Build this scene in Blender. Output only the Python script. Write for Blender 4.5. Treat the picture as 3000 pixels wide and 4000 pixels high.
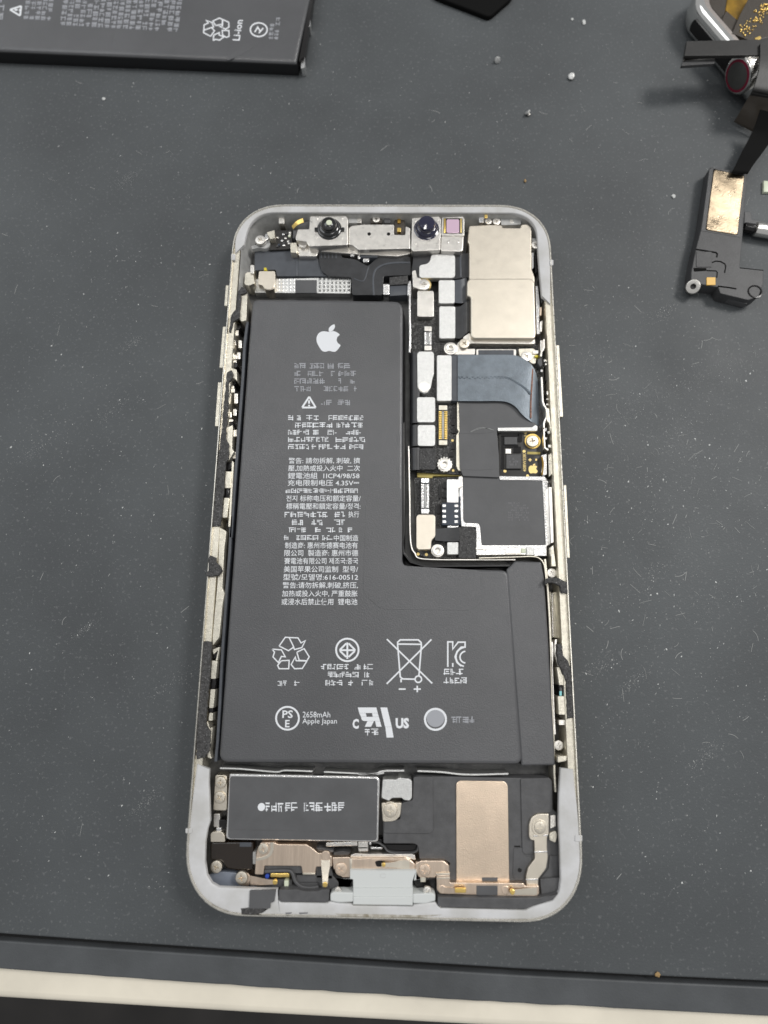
import bpy, bmesh, math, random
from mathutils import Vector, Matrix, Euler
random.seed(7)
for o in list(bpy.data.objects): bpy.data.objects.remove(o)
SC = bpy.context.scene
COL = SC.collection
MM = 0.001
# ------------------------------------------------------------------ camera
FPX = 2344.2                      # focal length in pixels of a 3000 x 4000 frame
CROT = Euler((0.2152, 0.0138, 0.0137), 'XYZ')
CLOC = Vector((1.265, -24.656, 123.518))          # millimetres
cd = bpy.data.cameras.new('camera'); cam = bpy.data.objects.new('camera', cd); COL.objects.link(cam)
cd.sensor_fit = 'VERTICAL'; cd.sensor_height = 9.8; cd.sensor_width = 7.35
cd.lens = FPX / 4000 * 9.8
cd.clip_start = 0.01; cd.clip_end = 20
cam.location = CLOC * MM; cam.rotation_euler = CROT
cd.dof.use_dof = True; cd.dof.focus_distance = 0.121; cd.dof.aperture_fstop = 3.4
SC.camera = cam
# ------------------------------------------------------------------ world and lamps
w = bpy.data.worlds.new('World'); SC.world = w; w.use_nodes = True
bg = w.node_tree.nodes['Background']; bg.inputs[0].default_value = (0.97, 0.985, 1.0, 1); bg.inputs[1].default_value = 0.38
def lamp(name, loc, target, size, size_y, watts, color):
    l = bpy.data.lights.new(name, 'AREA'); l.shape = 'RECTANGLE'; l.size = size; l.size_y = size_y; l.energy = watts; l.color = color
    o = bpy.data.objects.new(name, l); COL.objects.link(o); o.location = loc
    o.rotation_euler = (Vector(target) - Vector(loc)).to_track_quat('-Z', 'Y').to_euler()
    return o
lamp('ceiling_lamp', (-0.06, 0.48, 1.32), (0, 0, 0), 0.14, 0.14, 1.5, (1.0, 0.97, 0.92))
lamp('bench_lamp', (0.75, 0.5, 0.95), (0, 0, 0), 0.30, 0.30, 8.0, (1.0, 0.98, 0.95))
lamp('room_lamp', (-0.9, 0.55, 1.2), (0, 0, 0), 0.9, 0.9, 4.5, (0.95, 0.98, 1.0))
lamp('fill_panel', (0.30, -0.06, 1.30), (0.1, 0, 0), 0.34, 0.34, 1.5, (1.0, 0.98, 0.95))  # added overhead lamp to brighten the copper plate and metals; no source seen
SC.view_settings.view_transform = 'Standard'; SC.view_settings.look = 'None'; SC.view_settings.exposure = 0; SC.view_settings.gamma = 1
SC.view_settings.use_curve_mapping = False
SC.render.resolution_x = 768; SC.render.resolution_y = 1024
SC.render.engine = 'CYCLES'

# ------------------------------------------------------------------ measuring: where a ray of the survey photo meets a level of given height (mm)
RM = CROT.to_matrix()
def ray(px, py, z):
    d = RM @ Vector(((px - 1500) / FPX, -(py - 2000) / FPX, -1.0))
    return CLOC + d * ((z - CLOC.z) / d.z)
class Crop:
    def __init__(s, x, y, wpx, shown=1659): s.x = x; s.y = y; s.k = wpx / shown
    def p(s, x, y, z): return ray(s.x + x * s.k, s.y + y * s.k, z)
    def mm(s, x, y, z): return (s.p(x + 1, y, z) - s.p(x, y, z)).length
A = Crop(850, 750, 800); B = Crop(1500, 750, 800); C = Crop(1500, 1300, 800); D = Crop(1500, 1650, 800)
E_ = Crop(700, 3000, 800); F = Crop(1400, 3000, 900); G = Crop(2500, 0, 500); H = Crop(2500, 600, 500)
I_ = Crop(0, 0, 1300); J = Crop(750, 1100, 400, 885); K = Crop(700, 2000, 400, 804); L = Crop(2000, 2100, 350, 774)
M_ = Crop(1050, 1200, 500); N_ = Crop(1050, 1750, 500); O_ = Crop(1000, 2400, 1000); T = Crop(1100, 3250, 700)
X = Crop(2050, 1000, 200, 632); Y = Crop(2050, 1600, 200, 632); U = Crop(1700, 0, 800); PX = Crop(0, 0, 3000, 3000)
W = Crop(0, 0, 3000); I2 = Crop(0, 0, 700)

# ------------------------------------------------------------------ materials
MATS = {}
def mat(name, col, rough=0.5, metal=0.0, bump=0.0, bscale=3000., var=0.0, vscale=400., rvar=0.0, coat=0.0, trans=0.0, spec=None, stretch=None, col2=None, dust=0.0, dscale=4200.):
    m = bpy.data.materials.new(name); m.use_nodes = True; nt = m.node_tree; N = nt.nodes; b = N['Principled BSDF']
    b.inputs['Base Color'].default_value = (*col, 1); b.inputs['Roughness'].default_value = rough; b.inputs['Metallic'].default_value = metal
    if coat: b.inputs['Coat Weight'].default_value = coat; b.inputs['Coat Roughness'].default_value = 0.19 if coat == .6 else 0.15
    if trans: b.inputs['Transmission Weight'].default_value = trans
    if spec is not None: b.inputs['Specular IOR Level'].default_value = spec
    tc = N.new('ShaderNodeTexCoord'); src = tc.outputs['Object']
    if stretch:
        mp = N.new('ShaderNodeMapping'); mp.inputs['Scale'].default_value = stretch; nt.links.new(src, mp.inputs[0]); src = mp.outputs[0]
    def noise(sc, det=4, ro=.6):
        n = N.new('ShaderNodeTexNoise'); n.inputs['Scale'].default_value = sc; n.inputs['Detail'].default_value = det; n.inputs['Roughness'].default_value = ro
        nt.links.new(src, n.inputs['Vector']); return n
    last = None
    if var:
        n = noise(vscale); r = N.new('ShaderNodeMix'); r.data_type = 'RGBA'
        r.inputs[6].default_value = (*[c * (1 - var) for c in col], 1)
        r.inputs[7].default_value = (*(col2 or [min(1, c * (1 + var)) for c in col]), 1)
        cr = N.new('ShaderNodeMapRange'); cr.inputs[1].default_value = .35; cr.inputs[2].default_value = .65
        nt.links.new(n.outputs[0], cr.inputs[0]); nt.links.new(cr.outputs[0], r.inputs[0]); last = r.outputs[2]
    if dust:
        n = noise(dscale, 2, .5); cr = N.new('ShaderNodeMapRange'); cr.inputs[1].default_value = .60; cr.inputs[2].default_value = .72; cr.inputs[4].default_value = dust
        r = N.new('ShaderNodeMix'); r.data_type = 'RGBA'; r.inputs[6].default_value = (*col, 1); r.inputs[7].default_value = (.5, .5, .5, 1)
        nt.links.new(n.outputs[0], cr.inputs[0]); nt.links.new(cr.outputs[0], r.inputs[0])
        if last: nt.links.new(last, r.inputs[6])
        last = r.outputs[2]
    if last: nt.links.new(last, b.inputs['Base Color'])
    if rvar:
        n = noise(vscale * 1.7); cr = N.new('ShaderNodeMapRange'); cr.inputs[1].default_value = .3; cr.inputs[2].default_value = .7
        cr.inputs[3].default_value = max(.02, rough - rvar); cr.inputs[4].default_value = min(1, rough + rvar)
        nt.links.new(n.outputs[0], cr.inputs[0]); nt.links.new(cr.outputs[0], b.inputs['Roughness'])
    if bump:
        n = noise(bscale, 3); bp = N.new('ShaderNodeBump'); bp.inputs['Strength'].default_value = bump; bp.inputs['Distance'].default_value = 0.0002
        nt.links.new(n.outputs[0], bp.inputs['Height']); nt.links.new(bp.outputs[0], b.inputs['Normal']); nt.links.new(bp.outputs[0], b.inputs['Coat Normal'])
    MATS[name] = m; return m
mat('rubber_mat', (.064, .070, .0745), .58, bump=.25, bscale=2500, var=.08, vscale=22, rvar=.05, col2=(.080, .088, .093), dust=.12, dscale=1500)
mat('rubber_border', (.072, .077, .082), .55, bump=.25, bscale=2500, var=.2, vscale=60, rvar=.05)
mat('groove_shade', (.005, .005, .005), .7)  # near-black puts the shade of the groove into its floor colour
mat('table_white', (.80, .74, .62), .5, bump=.1, bscale=300, var=.07, vscale=60)
mat('floor_dark', (.03, .027, .025), .7, var=.3, vscale=8)
mat('frame_steel', (.80, .77, .70), .30, 1, bump=.12, bscale=4000, var=.06, vscale=900, rvar=.08)
mat('ledge_cream', (.72, .68, .58), .38, .85, bump=.25, bscale=3500, var=.10, vscale=900, rvar=.1)
mat('bay_grey', (.10, .10, .10), .5, .5, bump=.2, var=.3)
mat('adhesive', (.57, .565, .55), .5, bump=.22, bscale=900, var=.10, vscale=160, rvar=.1, col2=(.63, .63, .64))
mat('frost', (.48, .48, .47), .42, 0.2, bump=.2, var=.15, vscale=500)
mat('foam_black', (.045, .044, .044), .6, bump=1.0, bscale=2600, var=.5, vscale=1800, dust=.35)  # dust specks here paint the foam's glints into the colour
mat('battery_black', (.079, .080, .085), .50, coat=.6, bump=.32, bscale=3600, var=.10, vscale=55, rvar=.08)
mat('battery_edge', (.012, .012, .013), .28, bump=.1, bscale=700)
mat('print_white', (.78, .80, .83), .6)
mat('print_grey', (.36, .37, .40), .6)
mat('print_dim', (.16, .16, .17), .6)
mat('shield_beige', (.74, .68, .58), .40, 1, bump=.12, bscale=9000, var=.03, vscale=300, rvar=.03)
mat('nickel', (.83, .80, .75), .34, 1, bump=.15, bscale=5000, var=.06, vscale=700, rvar=.07)
mat('nickel_bright', (.90, .89, .88), .24, 1, bump=.2, bscale=3000, var=.04)
mat('plate_silver', (.70, .70, .685), .48, 1, bump=.45, bscale=7000, var=.05, vscale=1500, rvar=.05)
mat('copper', (.80, .65, .52), .34, 1, bump=.25, bscale=2500, var=.10, vscale=900, stretch=(1, 0.06, 1))
mat('copper_plate', (.84, .68, .53), .32, 1, bump=.25, bscale=5000, var=.08, vscale=120, rvar=.04)
mat('gold', (.95, .68, .22), .3, 1, bump=.1)
mat('gold_print', (.80, .62, .26), .45, .6)
mat('flex_black', (.034, .035, .038), .34, bump=.15, bscale=900, var=.2)
mat('flex_satin', (.075, .082, .095), .38, bump=.1, bscale=1500, var=.12)
mat('flex_blue', (.17, .20, .23), .36, .25, bump=.3, bscale=3500, var=.12, vscale=500)
mat('flex_copper_edge', (.20, .10, .07), .5, .5, var=.4, vscale=3000)
mat('sheet_black', (.092, .093, .097), .48, bump=.08, bscale=2500, var=.08, vscale=200, dust=.02)
mat('plastic_black', (.084, .084, .087), .5, bump=.15, bscale=3500, var=.15, vscale=500, dust=.03)
mat('plastic_gloss', (.010, .009, .009), .18)
mat('brown_gloss', (.016, .010, .006), .16, coat=.5)
mat('plastic_grey', (.63, .65, .64), .42, bump=.05)
mat('plastic_ice', (.34, .38, .46), .22, trans=.35)
mat('board_black', (.016, .015, .014), .26, bump=1.0, bscale=1900, var=.6, vscale=2500, dust=.22, dscale=1900)  # pale specks in the colour stand in for the resin's sparkle
mat('board_flat', (.022, .020, .018), .4, bump=.2)
mat('board_edge', (.42, .34, .10), .4, .3)
mat('chip_blue', (.035, .045, .065), .45)
mat('chip_grey', (.06, .06, .062), .42, bump=.3, bscale=5000)
mat('lens_black', (.006, .006, .007), .10, coat=1.0)
mat('lens_navy', (.006, .006, .035), .06, coat=1.0)
mat('pink_window', (.80, .58, .72), .15, .3)
mat('yellow', (.75, .62, .04), .45)
mat('blue', (.03, .08, .45), .4)
mat('green_white', (.70, .75, .58), .4)
mat('ribbed_silver', (.86, .86, .84), .28, 1)
mat('watch_steel', (.86, .85, .82), .10, 1)
mat('watch_brushed', (.62, .56, .52), .3, 1, bump=.2)
mat('watch_crown', (.86, .84, .80), .22, 1)
mat('crown_red', (.22, .008, .035), .3)
mat('crown_black', (.075, .075, .070), .5)
mat('amber_flex', (.30, .17, .015), .3, .3, var=.4, vscale=200)
mat('brown_flex', (.055, .045, .035), .35, bump=.3)
mat('worn_copper', (.50, .40, .28), .34, 1, var=.55, vscale=170, col2=(.66, .53, .37), rvar=.15, bump=.2)
mat('metal_black', (.020, .019, .018), .45, bump=.1, bscale=1500, var=.2, vscale=300)
mat('cable_black', (.006, .006, .006), .75, spec=.08)
mat('pad_yellow', (.78, .46, .08), .4)
mat('dot_turquoise', (.25, .62, .66), .3)
mat('plastic_dark', (.050, .050, .052), .48, bump=.2, bscale=3000, var=.15, vscale=300, dust=.05)
mat('grime', (.42, .37, .27), .6, var=.4, vscale=900, col2=(.56, .54, .50))
mat('dust_white', (.58, .59, .58), .7)
mat('dust_grey', (.32, .325, .32), .8)
mat('crumb', (.34, .22, .09), .6)

# ------------------------------------------------------------------ mesh helpers (coordinates in millimetres)
def root_of(o):
    while o and o.parent: o = o.parent
    return o
def mk(name, verts, faces, m, par=None, smooth=35, kind=None):
    r = root_of(par) if par else None
    off = r.location.copy() if r else Vector((0, 0, 0))
    me = bpy.data.meshes.new(name)
    me.from_pydata([Vector(v) * MM - off for v in verts], [], faces); me.materials.append(MATS[m])
    if smooth: me.shade_smooth(); me.set_sharp_from_angle(angle=math.radians(smooth))
    if smooth:
        for p in me.polygons:
            if len(p.vertices) > 4: p.use_smooth = False
    me.update()
    o = bpy.data.objects.new(name, me); COL.objects.link(o)
    if par: o.parent = par
    if kind: o['kind'] = kind
    return o
def thing(name, label, cat, loc=(0, 0, 0), group=None):
    o = bpy.data.objects.new(name, None); COL.objects.link(o); o.location = Vector(loc) * MM; o.empty_display_size = .01
    o['label'] = label; o['category'] = cat
    if group: o['group'] = group
    return o
def tag(o, label, cat, group=None):
    o['label'] = label; o['category'] = cat
    if group: o['group'] = group
    return o
def roundpoly(pts, r, n=5):
    if not r: return [tuple(p) for p in pts]
    out = []; N = len(pts)
    for i in range(N):
        p = Vector(pts[i][:2]); a = Vector(pts[i - 1][:2]); b = Vector(pts[(i + 1) % N][:2])
        rr = r[i] if isinstance(r, (list, tuple)) else r
        u = a - p; v = b - p
        d = min(rr, u.length * .48, v.length * .48)
        if d < .01: out.append(tuple(p)); continue
        s = p + u.normalized() * d; e = p + v.normalized() * d
        for k in range(n + 1):
            t = k / n; q = s * (1 - t) ** 2 + p * 2 * t * (1 - t) + e * t * t; out.append(tuple(q))
    return out
def ccw(P):
    a = sum(P[i - 1].x * P[i].y - P[i].x * P[i - 1].y for i in range(len(P)))
    return P if a > 0 else P[::-1]
def inset(P, d):
    out = []; n = len(P)
    for i in range(n):
        a = P[i] - P[i - 1]; b = P[(i + 1) % n] - P[i]
        if a.length < 1e-6: a = b
        if b.length < 1e-6: b = a
        na = Vector((-a.y, a.x)).normalized() if a.length else Vector((0, 0)); nb = Vector((-b.y, b.x)).normalized() if b.length else Vector((0, 0))
        m = na + nb
        if m.length < 1e-4: m = na
        m.normalize(); c = max(.5, m.dot(na))
        out.append(Vector((P[i].x + m.x * d / c, P[i].y + m.y * d / c)))
    for _ in range(12):                      # where a small corner would fold over itself, close it up
        bad = False
        for i in range(n):
            j = (i + 1) % n
            if (out[j] - out[i]).dot(P[j] - P[i]) < -1e-9: q = (out[i] + out[j]) / 2; out[i] = q.copy(); out[j] = q.copy(); bad = True
        if not bad: break
    return out
def solid(name, P, z1, z0, m, par, b=.08, seg=2, kind=None, flare=0, smooth=35):
    """P: 2D outline in mm -> prism with rounded upper edge"""
    P = [Vector((p[0], p[1])) for p in P]; P = ccw(P); n = len(P)
    b = min(b, (z1 - z0) * .8)
    loops = [([(q.x, q.y, z0) for q in inset(P, -flare)])]
    if b > 0:
        for k in range(seg + 1):
            t = k / seg * math.pi / 2
            loops.append([(q.x, q.y, z1 - b + b * math.sin(t)) for q in inset(P, b * (1 - math.cos(t)))])
    else: loops.append([(q.x, q.y, z1) for q in P])
    V = [v for lp in loops for v in lp]; Fc = []
    for k in range(len(loops) - 1):
        for i in range(n):
            j = (i + 1) % n; Fc.append((k * n + i, k * n + j, (k + 1) * n + j, (k + 1) * n + i))
    Fc.append(tuple(range((len(loops) - 1) * n, len(loops) * n))); Fc.append(tuple(range(n - 1, -1, -1)))
    return mk(name, V, Fc, m, par, smooth, kind)
def prism(name, c, pts, z1, z0, m, par, r=0, b=.08, seg=2, kind=None, flare=0):
    return solid(name, [c.p(x, y, z1) for x, y in roundpoly(pts, r)], z1, z0, m, par, b, seg, kind, flare)
def rect(name, c, x0, y0, x1, y1, z1, z0, m, par, r=0, b=.08, **k):
    return prism(name, c, [(x0, y0), (x1, y0), (x1, y1), (x0, y1)], z1, z0, m, par, r, b, **k)
def disc(name, c, x, y, rpx, z1, z0, m, par, b=.06, n=28, rtop=None):
    s = c.mm(x, y, z1); o = c.p(x, y, z1)
    return solid(name, [(o.x + s * rpx * math.cos(2 * math.pi * i / n), o.y + s * rpx * math.sin(2 * math.pi * i / n)) for i in range(n)], z1, z0, m, par, b)
def lathe(name, o, prof, m, par, n=36, axis=None, smooth=40):
    """profile of (radius, height) in mm around o"""
    V = []; Fc = []; q = axis.to_track_quat('Z', 'Y') if axis else None
    for (r, h) in prof:
        for i in range(n):
            t = 2 * math.pi * i / n; v = Vector((r * math.cos(t), r * math.sin(t), h))
            V.append(o + (q @ v if q else v))
    for k in range(len(prof) - 1):
        for i in range(n):
            j = (i + 1) % n; Fc.append((k * n + i, k * n + j, (k + 1) * n + j, (k + 1) * n + i))
    if prof[0][0] > 1e-3: Fc.append(tuple(range(n - 1, -1, -1)))
    if prof[-1][0] > 1e-3: Fc.append(tuple(range((len(prof) - 1) * n, len(prof) * n)))
    return mk(name, V, Fc, m, par, smooth)
def stroke_outline(pts, wd):
    P = [Vector(p[:2]) for p in pts]; L_, R_ = [], []
    for i, p in enumerate(P):
        a = (p - P[i - 1]) if i else (P[1] - p); b = (P[i + 1] - p) if i < len(P) - 1 else a
        t = (a.normalized() + b.normalized()); t = t.normalized() if t.length > 1e-4 else a.normalized()
        nn = Vector((-t.y, t.x)); cs = max(.5, nn.dot(Vector((-a.y, a.x)).normalized()))
        L_.append(p + nn * wd / 2 / cs); R_.append(p - nn * wd / 2 / cs)
    return L_ + R_[::-1]
def strip(name, c, pts, wd, z1, z0, m, par, b=.04, sm=0):
    if sm: pts = smooth_line(pts, sm)
    return prism(name, c, stroke_outline(pts, wd), z1, z0, m, par, 0, b)
def smooth_line(pts, n=4):
    out = []; N = len(pts)
    for i in range(N - 1):
        p0, p1, p2, p3 = [Vector(pts[max(0, min(N - 1, i + k))]) for k in (-1, 0, 1, 2)]
        for k in range(n):
            t = k / n; out.append(.5 * ((2 * p1) + (p2 - p0) * t + (2 * p0 - 5 * p1 + 4 * p2 - p3) * t * t + (-p0 + 3 * p1 - 3 * p2 + p3) * t ** 3))
    out.append(Vector(pts[-1])); return out
def ribbon(name, c, st, m, par, th=.12, sub=5, across=4, bulge=0):
    """st: (x1,y1,z1, x2,y2,z2) pairs along a flat cable"""
    a = smooth_line([s[:3] for s in st], sub); b = smooth_line([s[3:] for s in st], sub)
    V = []; Fc = []; n = len(a); q = across + 1
    for side in (0, 1):
        for i in range(n):
            for k in range(q):
                t = k / across; s = a[i].lerp(b[i], t); z = s[2] + bulge * math.sin(math.pi * t)
                p = c.p(s[0], s[1], s[2]); V.append((p.x, p.y, z - side * th))
    o = n * q
    for i in range(n - 1):
        for k in range(across):
            f = (i * q + k, i * q + k + 1, (i + 1) * q + k + 1, (i + 1) * q + k); Fc.append(f); Fc.append(tuple(v + o for v in f[::-1]))
        for k in (0, across): Fc.append((i * q + k, (i + 1) * q + k, (i + 1) * q + k + o, i * q + k + o))
    for i in (0, n - 1):
        for k in range(across): Fc.append((i * q + k, i * q + k + 1, i * q + k + 1 + o, i * q + k + o))
    ob = mk(name, V, Fc, m, par, 50)
    bm = bmesh.new(); bm.from_mesh(ob.data); bmesh.ops.recalc_face_normals(bm, faces=bm.faces); bm.to_mesh(ob.data); bm.free()
    return ob
def shaded_sides(o, m='battery_edge', cut=.55):
    """shade painted on the pouch sides: faces steeper than cut take a near-black gloss"""
    o.data.materials.append(MATS[m])  # sides are the same film; near-black stands in for their shade
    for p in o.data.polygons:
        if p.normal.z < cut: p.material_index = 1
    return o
# screws share one mesh of unit radius
def make_screw_mesh(name, m, recess=True):
    n = 48; V = []; Fc = []; rings = []
    def ring(f, h): rings.append(len(V)); V.extend([(f(2 * math.pi * i / n) * math.cos(2 * math.pi * i / n), f(2 * math.pi * i / n) * math.sin(2 * math.pi * i / n), h) for i in range(n)])
    ring(lambda t: 1.0, -.6); ring(lambda t: 1.0, -.12); ring(lambda t: .93, -.02); ring(lambda t: .86, 0)
    cr = lambda t: .22 + .30 * max(0, math.cos(4 * t)) ** .6
    ring(cr, 0); ring(lambda t: cr(t) * .9, -.42)
    for k in range(len(rings) - 1):
        for i in range(n): j = (i + 1) % n; Fc.append((rings[k] + i, rings[k] + j, rings[k + 1] + j, rings[k + 1] + i))
    Fc.append(tuple(range(rings[-1], rings[-1] + n)))
    me = bpy.data.meshes.new(name); me.from_pydata(V, [], Fc); me.materials.append(MATS[m]); me.shade_smooth(); me.set_sharp_from_angle(angle=math.radians(35)); return me
SCREW = {k: make_screw_mesh('screw_' + k, k) for k in ('nickel', 'copper', 'shield_beige')}
def screw(c, x, y, r, z, par, m='nickel', name='screw'):
    o = bpy.data.objects.new(name, SCREW[m]); COL.objects.link(o); p = c.p(x, y, z); s = c.mm(x, y, z) * r * MM
    o.parent = par; o.location = p * MM - root_of(par).location; o.scale = (s, s, s); o.rotation_euler = (0, 0, random.random() * 1.5); return o
def standoff(c, x, y, r, z, par, m='nickel', z0=None):
    s = c.mm(x, y, z) * r; o = c.p(x, y, z); h = (z - (z0 if z0 is not None else z - 1.2))
    return lathe('standoff', o, [(s, -h), (s, -.35), (s * .96, -.22), (s * .80, -.18), (s * .76, -.02), (s * .68, 0), (s * .42, 0), (s * .36, -.06), (s * .30, -.5), (.001, -.5)], m, par)

# ------------------------------------------------------------------ flat print
def text_obj(s, c, xl, yl, xr, yr, hpx, z, par, m='print_white', bold=.0, name='printed_text', keep=False):
    """one printed line: baseline from (xl,yl) to (xr,yr), glyph height hpx (crop pixels)"""
    cu = bpy.data.curves.new('t', 'FONT'); cu.body = s; cu.resolution_u = 2; cu.offset = bold
    t = bpy.data.objects.new('t', cu); COL.objects.link(t)
    dg = bpy.context.evaluated_depsgraph_get(); me0 = t.evaluated_get(dg).to_mesh()
    vs = [v.co.copy() for v in me0.vertices]; fs = [tuple(p.vertices) for p in me0.polygons]
    bpy.data.objects.remove(t); bpy.data.curves.remove(cu)
    if not vs: return None
    x0 = min(v.x for v in vs); x1 = max(v.x for v in vs); y0 = min(v.y for v in vs); y1 = max(v.y for v in vs)
    a = c.p(xl, yl, z); b = c.p(xr, yr, z); u = (b - a); wd = u.length; u.normalize(); v = Vector((-u.y, u.x, 0))
    mid = c.p((xl + xr) / 2, (yl + yr) / 2, z); hh = c.mm((xl + xr) / 2, (yl + yr) / 2, z) * hpx
    sx = wd / (x1 - x0); sy = hh / (y1 - y0)
    return mk(name, [a + u * (p.x - x0) * sx + v * (p.y - y0) * sy for p in vs], fs, m, par, 0)
def flat(name, c, polys, z, m, par, kind=None):
    V = []; Fc = []
    for P in polys:
        Q = ccw([c.p(x, y, z) for x, y in P]); Fc.append(tuple(range(len(V), len(V) + len(Q)))); V += Q
    return mk(name, V, Fc, m, par, 0, kind)
def lines(name, c, ls, wd, z, m, par):
    """ls: polylines (crop pixels) printed with a pen of width wd; segments are stacked by microns so they never coincide"""
    V = []; Fc = []; k = 0
    for P in ls:
        Q = stroke_outline(P, wd); n = len(P); k += 1
        base = len(V); V += [c.p(q[0], q[1], z + k * .0015) for q in Q]; N = 2 * n
        for i in range(n - 1): Fc.append((base + i, base + i + 1, base + N - 2 - i, base + N - 1 - i))
    return mk(name, V, Fc, m, par, 0)
def arc(cx, cy, r, a0=0, a1=360, n=28, ry=None):
    return [(cx + r * math.cos(math.radians(a0 + (a1 - a0) * i / n)), cy + (ry or r) * math.sin(math.radians(a0 + (a1 - a0) * i / n))) for i in range(n + 1)]
def worn_print(name, c, x0, y0, x1, y1, rows, z, par, fill=.75, seed=1, slant=0, m='print_grey', glyph=1.0, vert=False):
    """rows of print too small and rubbed to read"""
    rnd = random.Random(seed); polys = []
    hr = (y1 - y0) / rows
    for r in range(rows):
        x = x0
        while x < x1 - hr * .5:
            g = hr * glyph * rnd.uniform(.55, .95)
            if rnd.random() < fill:
                ya = y0 + r * hr + hr * .12; h = hr * .72; sx = slant * (ya - y0)
                ya += h * rnd.uniform(-.04, .04); k = rnd.randint(3, 4)
                for q in range(k):
                    if rnd.random() < .12: continue
                    yy = ya + h * q / k; xa = x + sx + g * rnd.choice((0, 0, .1, .35)); xb = x + sx + g * rnd.choice((.45, .8, .9, .9)); th = h / k * .5
                    polys.append([(xa, yy), (xb, yy), (xb, yy + th), (xa, yy + th)])
                for q in range(rnd.randint(1, 2)):
                    xx = x + sx + g * rnd.choice((.0, .1, .4, .45, .72)); yy = ya + h * rnd.choice((0, 0, .3)); polys.append([(xx, yy), (xx + g * .13, yy), (xx + g * .13, ya + h * .96), (xx, ya + h * .96)])
            x += g * 1.02 + (hr * .4 if rnd.random() < .12 else 0)
    V = []; Fc = []
    for i, P in enumerate(polys):
        Q = ccw([c.p(x, y, z + (i % 7) * .0012) for x, y in P]); Fc.append(tuple(range(len(V), len(V) + 4))); V += Q
    return mk(name, V, Fc, m, par, 0)

# ================================================================== THE SETTING
def wline(ps, z): return [ray(x, y, z) for x, y in ps]
def extend(P, d):
    a = (P[0] - P[1]).normalized(); b = (P[-1] - P[-2]).normalized()
    return [P[0] + a * d] + P + [P[-1] + b * d]
groove_up = extend(wline([(0, 3648), (500, 3684), (1000, 3718), (1500, 3752), (2000, 3784), (2500, 3811), (3000, 3834)], 0), 130)
groove_lo = extend(wline([(0, 3674), (500, 3709), (1000, 3742), (1500, 3776), (2000, 3808), (2500, 3833), (3000, 3856)], -.25), 130)
rnd = random.Random(3)
edge_px = [(x, 3785 + .0755 * x - 0.0000046 * x * x + (rnd.uniform(-2.5, 2.5) if 850 < x < 2400 else rnd.uniform(-.8, .8))) for x in range(0, 3001, 60)]
mat_edge = extend(wline(edge_px, -.3), 130)
far = 330
def struct(o): o['kind'] = 'structure'; return o
def xy(P): return [(p.x, p.y) for p in P]
struct(solid('work_mat', xy(groove_up) + [(groove_up[-1].x, far), (groove_up[0].x, far)], 0, -2.0, 'rubber_mat', None, b=.35, seg=3))
struct(solid('mat_border', xy(mat_edge) + xy(groove_lo[::-1]), -.25, -2.0, 'rubber_border', None, b=.3, seg=3))
struct(solid('mat_groove', [(p.x, p.y - 2.5) for p in groove_lo] + [(p.x, p.y + 2.5) for p in groove_up[::-1]], -1.9, -2.05, 'groove_shade', None, b=0))
tab = extend(wline([(0, 3905), (1000, 3966), (1700, 4004), (2400, 4040), (3000, 4068)], -2.4), 200)
struct(solid('table', xy(tab) + [(tab[-1].x, far), (tab[0].x, far)], -2.1, -30, 'table_white', None, b=1.6, seg=5))
struct(mk('floor', [(-3000, -3000, -750), (3000, -3000, -750), (3000, 3000, -750), (-3000, 3000, -750)], [(0, 1, 2, 3)], 'floor_dark', None, 0))
# dust, lint and scuffs lying on the mat
SMEARS = [(434, 1600, 2.2), (2296, 1410, 1.6), (2330, 1500, 2.0), (2594, 1220, 1.8), (2360, 2590, 1.8), (2470, 2670, 1.2), (2700, 1480, 2.6), (2550, 2250, 2.4), (2760, 2950, 1.4), (560, 3140, 1.2), (330, 2460, 1.0), (500, 700, 1.8), (520, 1340, 1.3), (2650, 1700, 3.0), (2850, 1450, 3.0), (2450, 1600, 2.6), (2800, 2350, 3.5), (150, 1750, 2.0), (700, 2650, 2.2), (620, 3900, .1)]
def dust(name, n, m, smin, smax, seed, lab, smear=.3, kmin=.2, kmax=.75):
    rnd = random.Random(seed); V = []; Fc = []
    sm = [(ray(x, y, 0), r) for x, y, r in SMEARS]; spots = [(rnd.uniform(-75, 85), rnd.uniform(-70, 95), rnd.uniform(8, 22)) for _ in range(16)] + [(62, -5, 16), (60, 25, 15), (56, 12, 9), (60, -35, 16), (70, 5, 14)] * 2
    for i in range(n):
        q = rnd.random()
        if q < smear: p, r = rnd.choice(sm); a = rnd.gauss(0, r * 1.5); b = rnd.gauss(0, r * .5); x = p.x + a * .8 - b * .6; y = p.y + a * .6 + b * .8; f = .6
        elif q < .7: t = rnd.choice(spots); x = rnd.gauss(t[0], t[2]); y = rnd.gauss(t[1], t[2]); f = 1
        else: x = rnd.uniform(-95, 105); y = rnd.uniform(-72, 125); f = 1
        if y < -70 or (-36 < x < 36 and -72.5 < y < 72.5): continue
        t = rnd.gauss(1.2, .7); s_ = f * (smin + (smax - smin) * rnd.random() ** 3); k = rnd.uniform(kmin, kmax)
        z = .010 + .0006 * (i % 40); b0 = len(V); q = rnd.randint(4, 7)
        for j in range(q):
            a = j / q * 6.28; rr_ = s_ * rnd.uniform(.35, 1.1); u_, v_ = rr_ * math.cos(a), rr_ * k * math.sin(a)
            V.append((x + u_ * math.cos(t) - v_ * math.sin(t), y + u_ * math.sin(t) + v_ * math.cos(t), z))
        V.append((x, y, z + .12 * s_))
        for j in range(q): Fc.append((b0 + j, b0 + (j + 1) % q, b0 + q))
    o = mk(name, V, Fc, m, None, 0, 'stuff'); o['label'] = lab; o['category'] = 'dust'; return o
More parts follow.
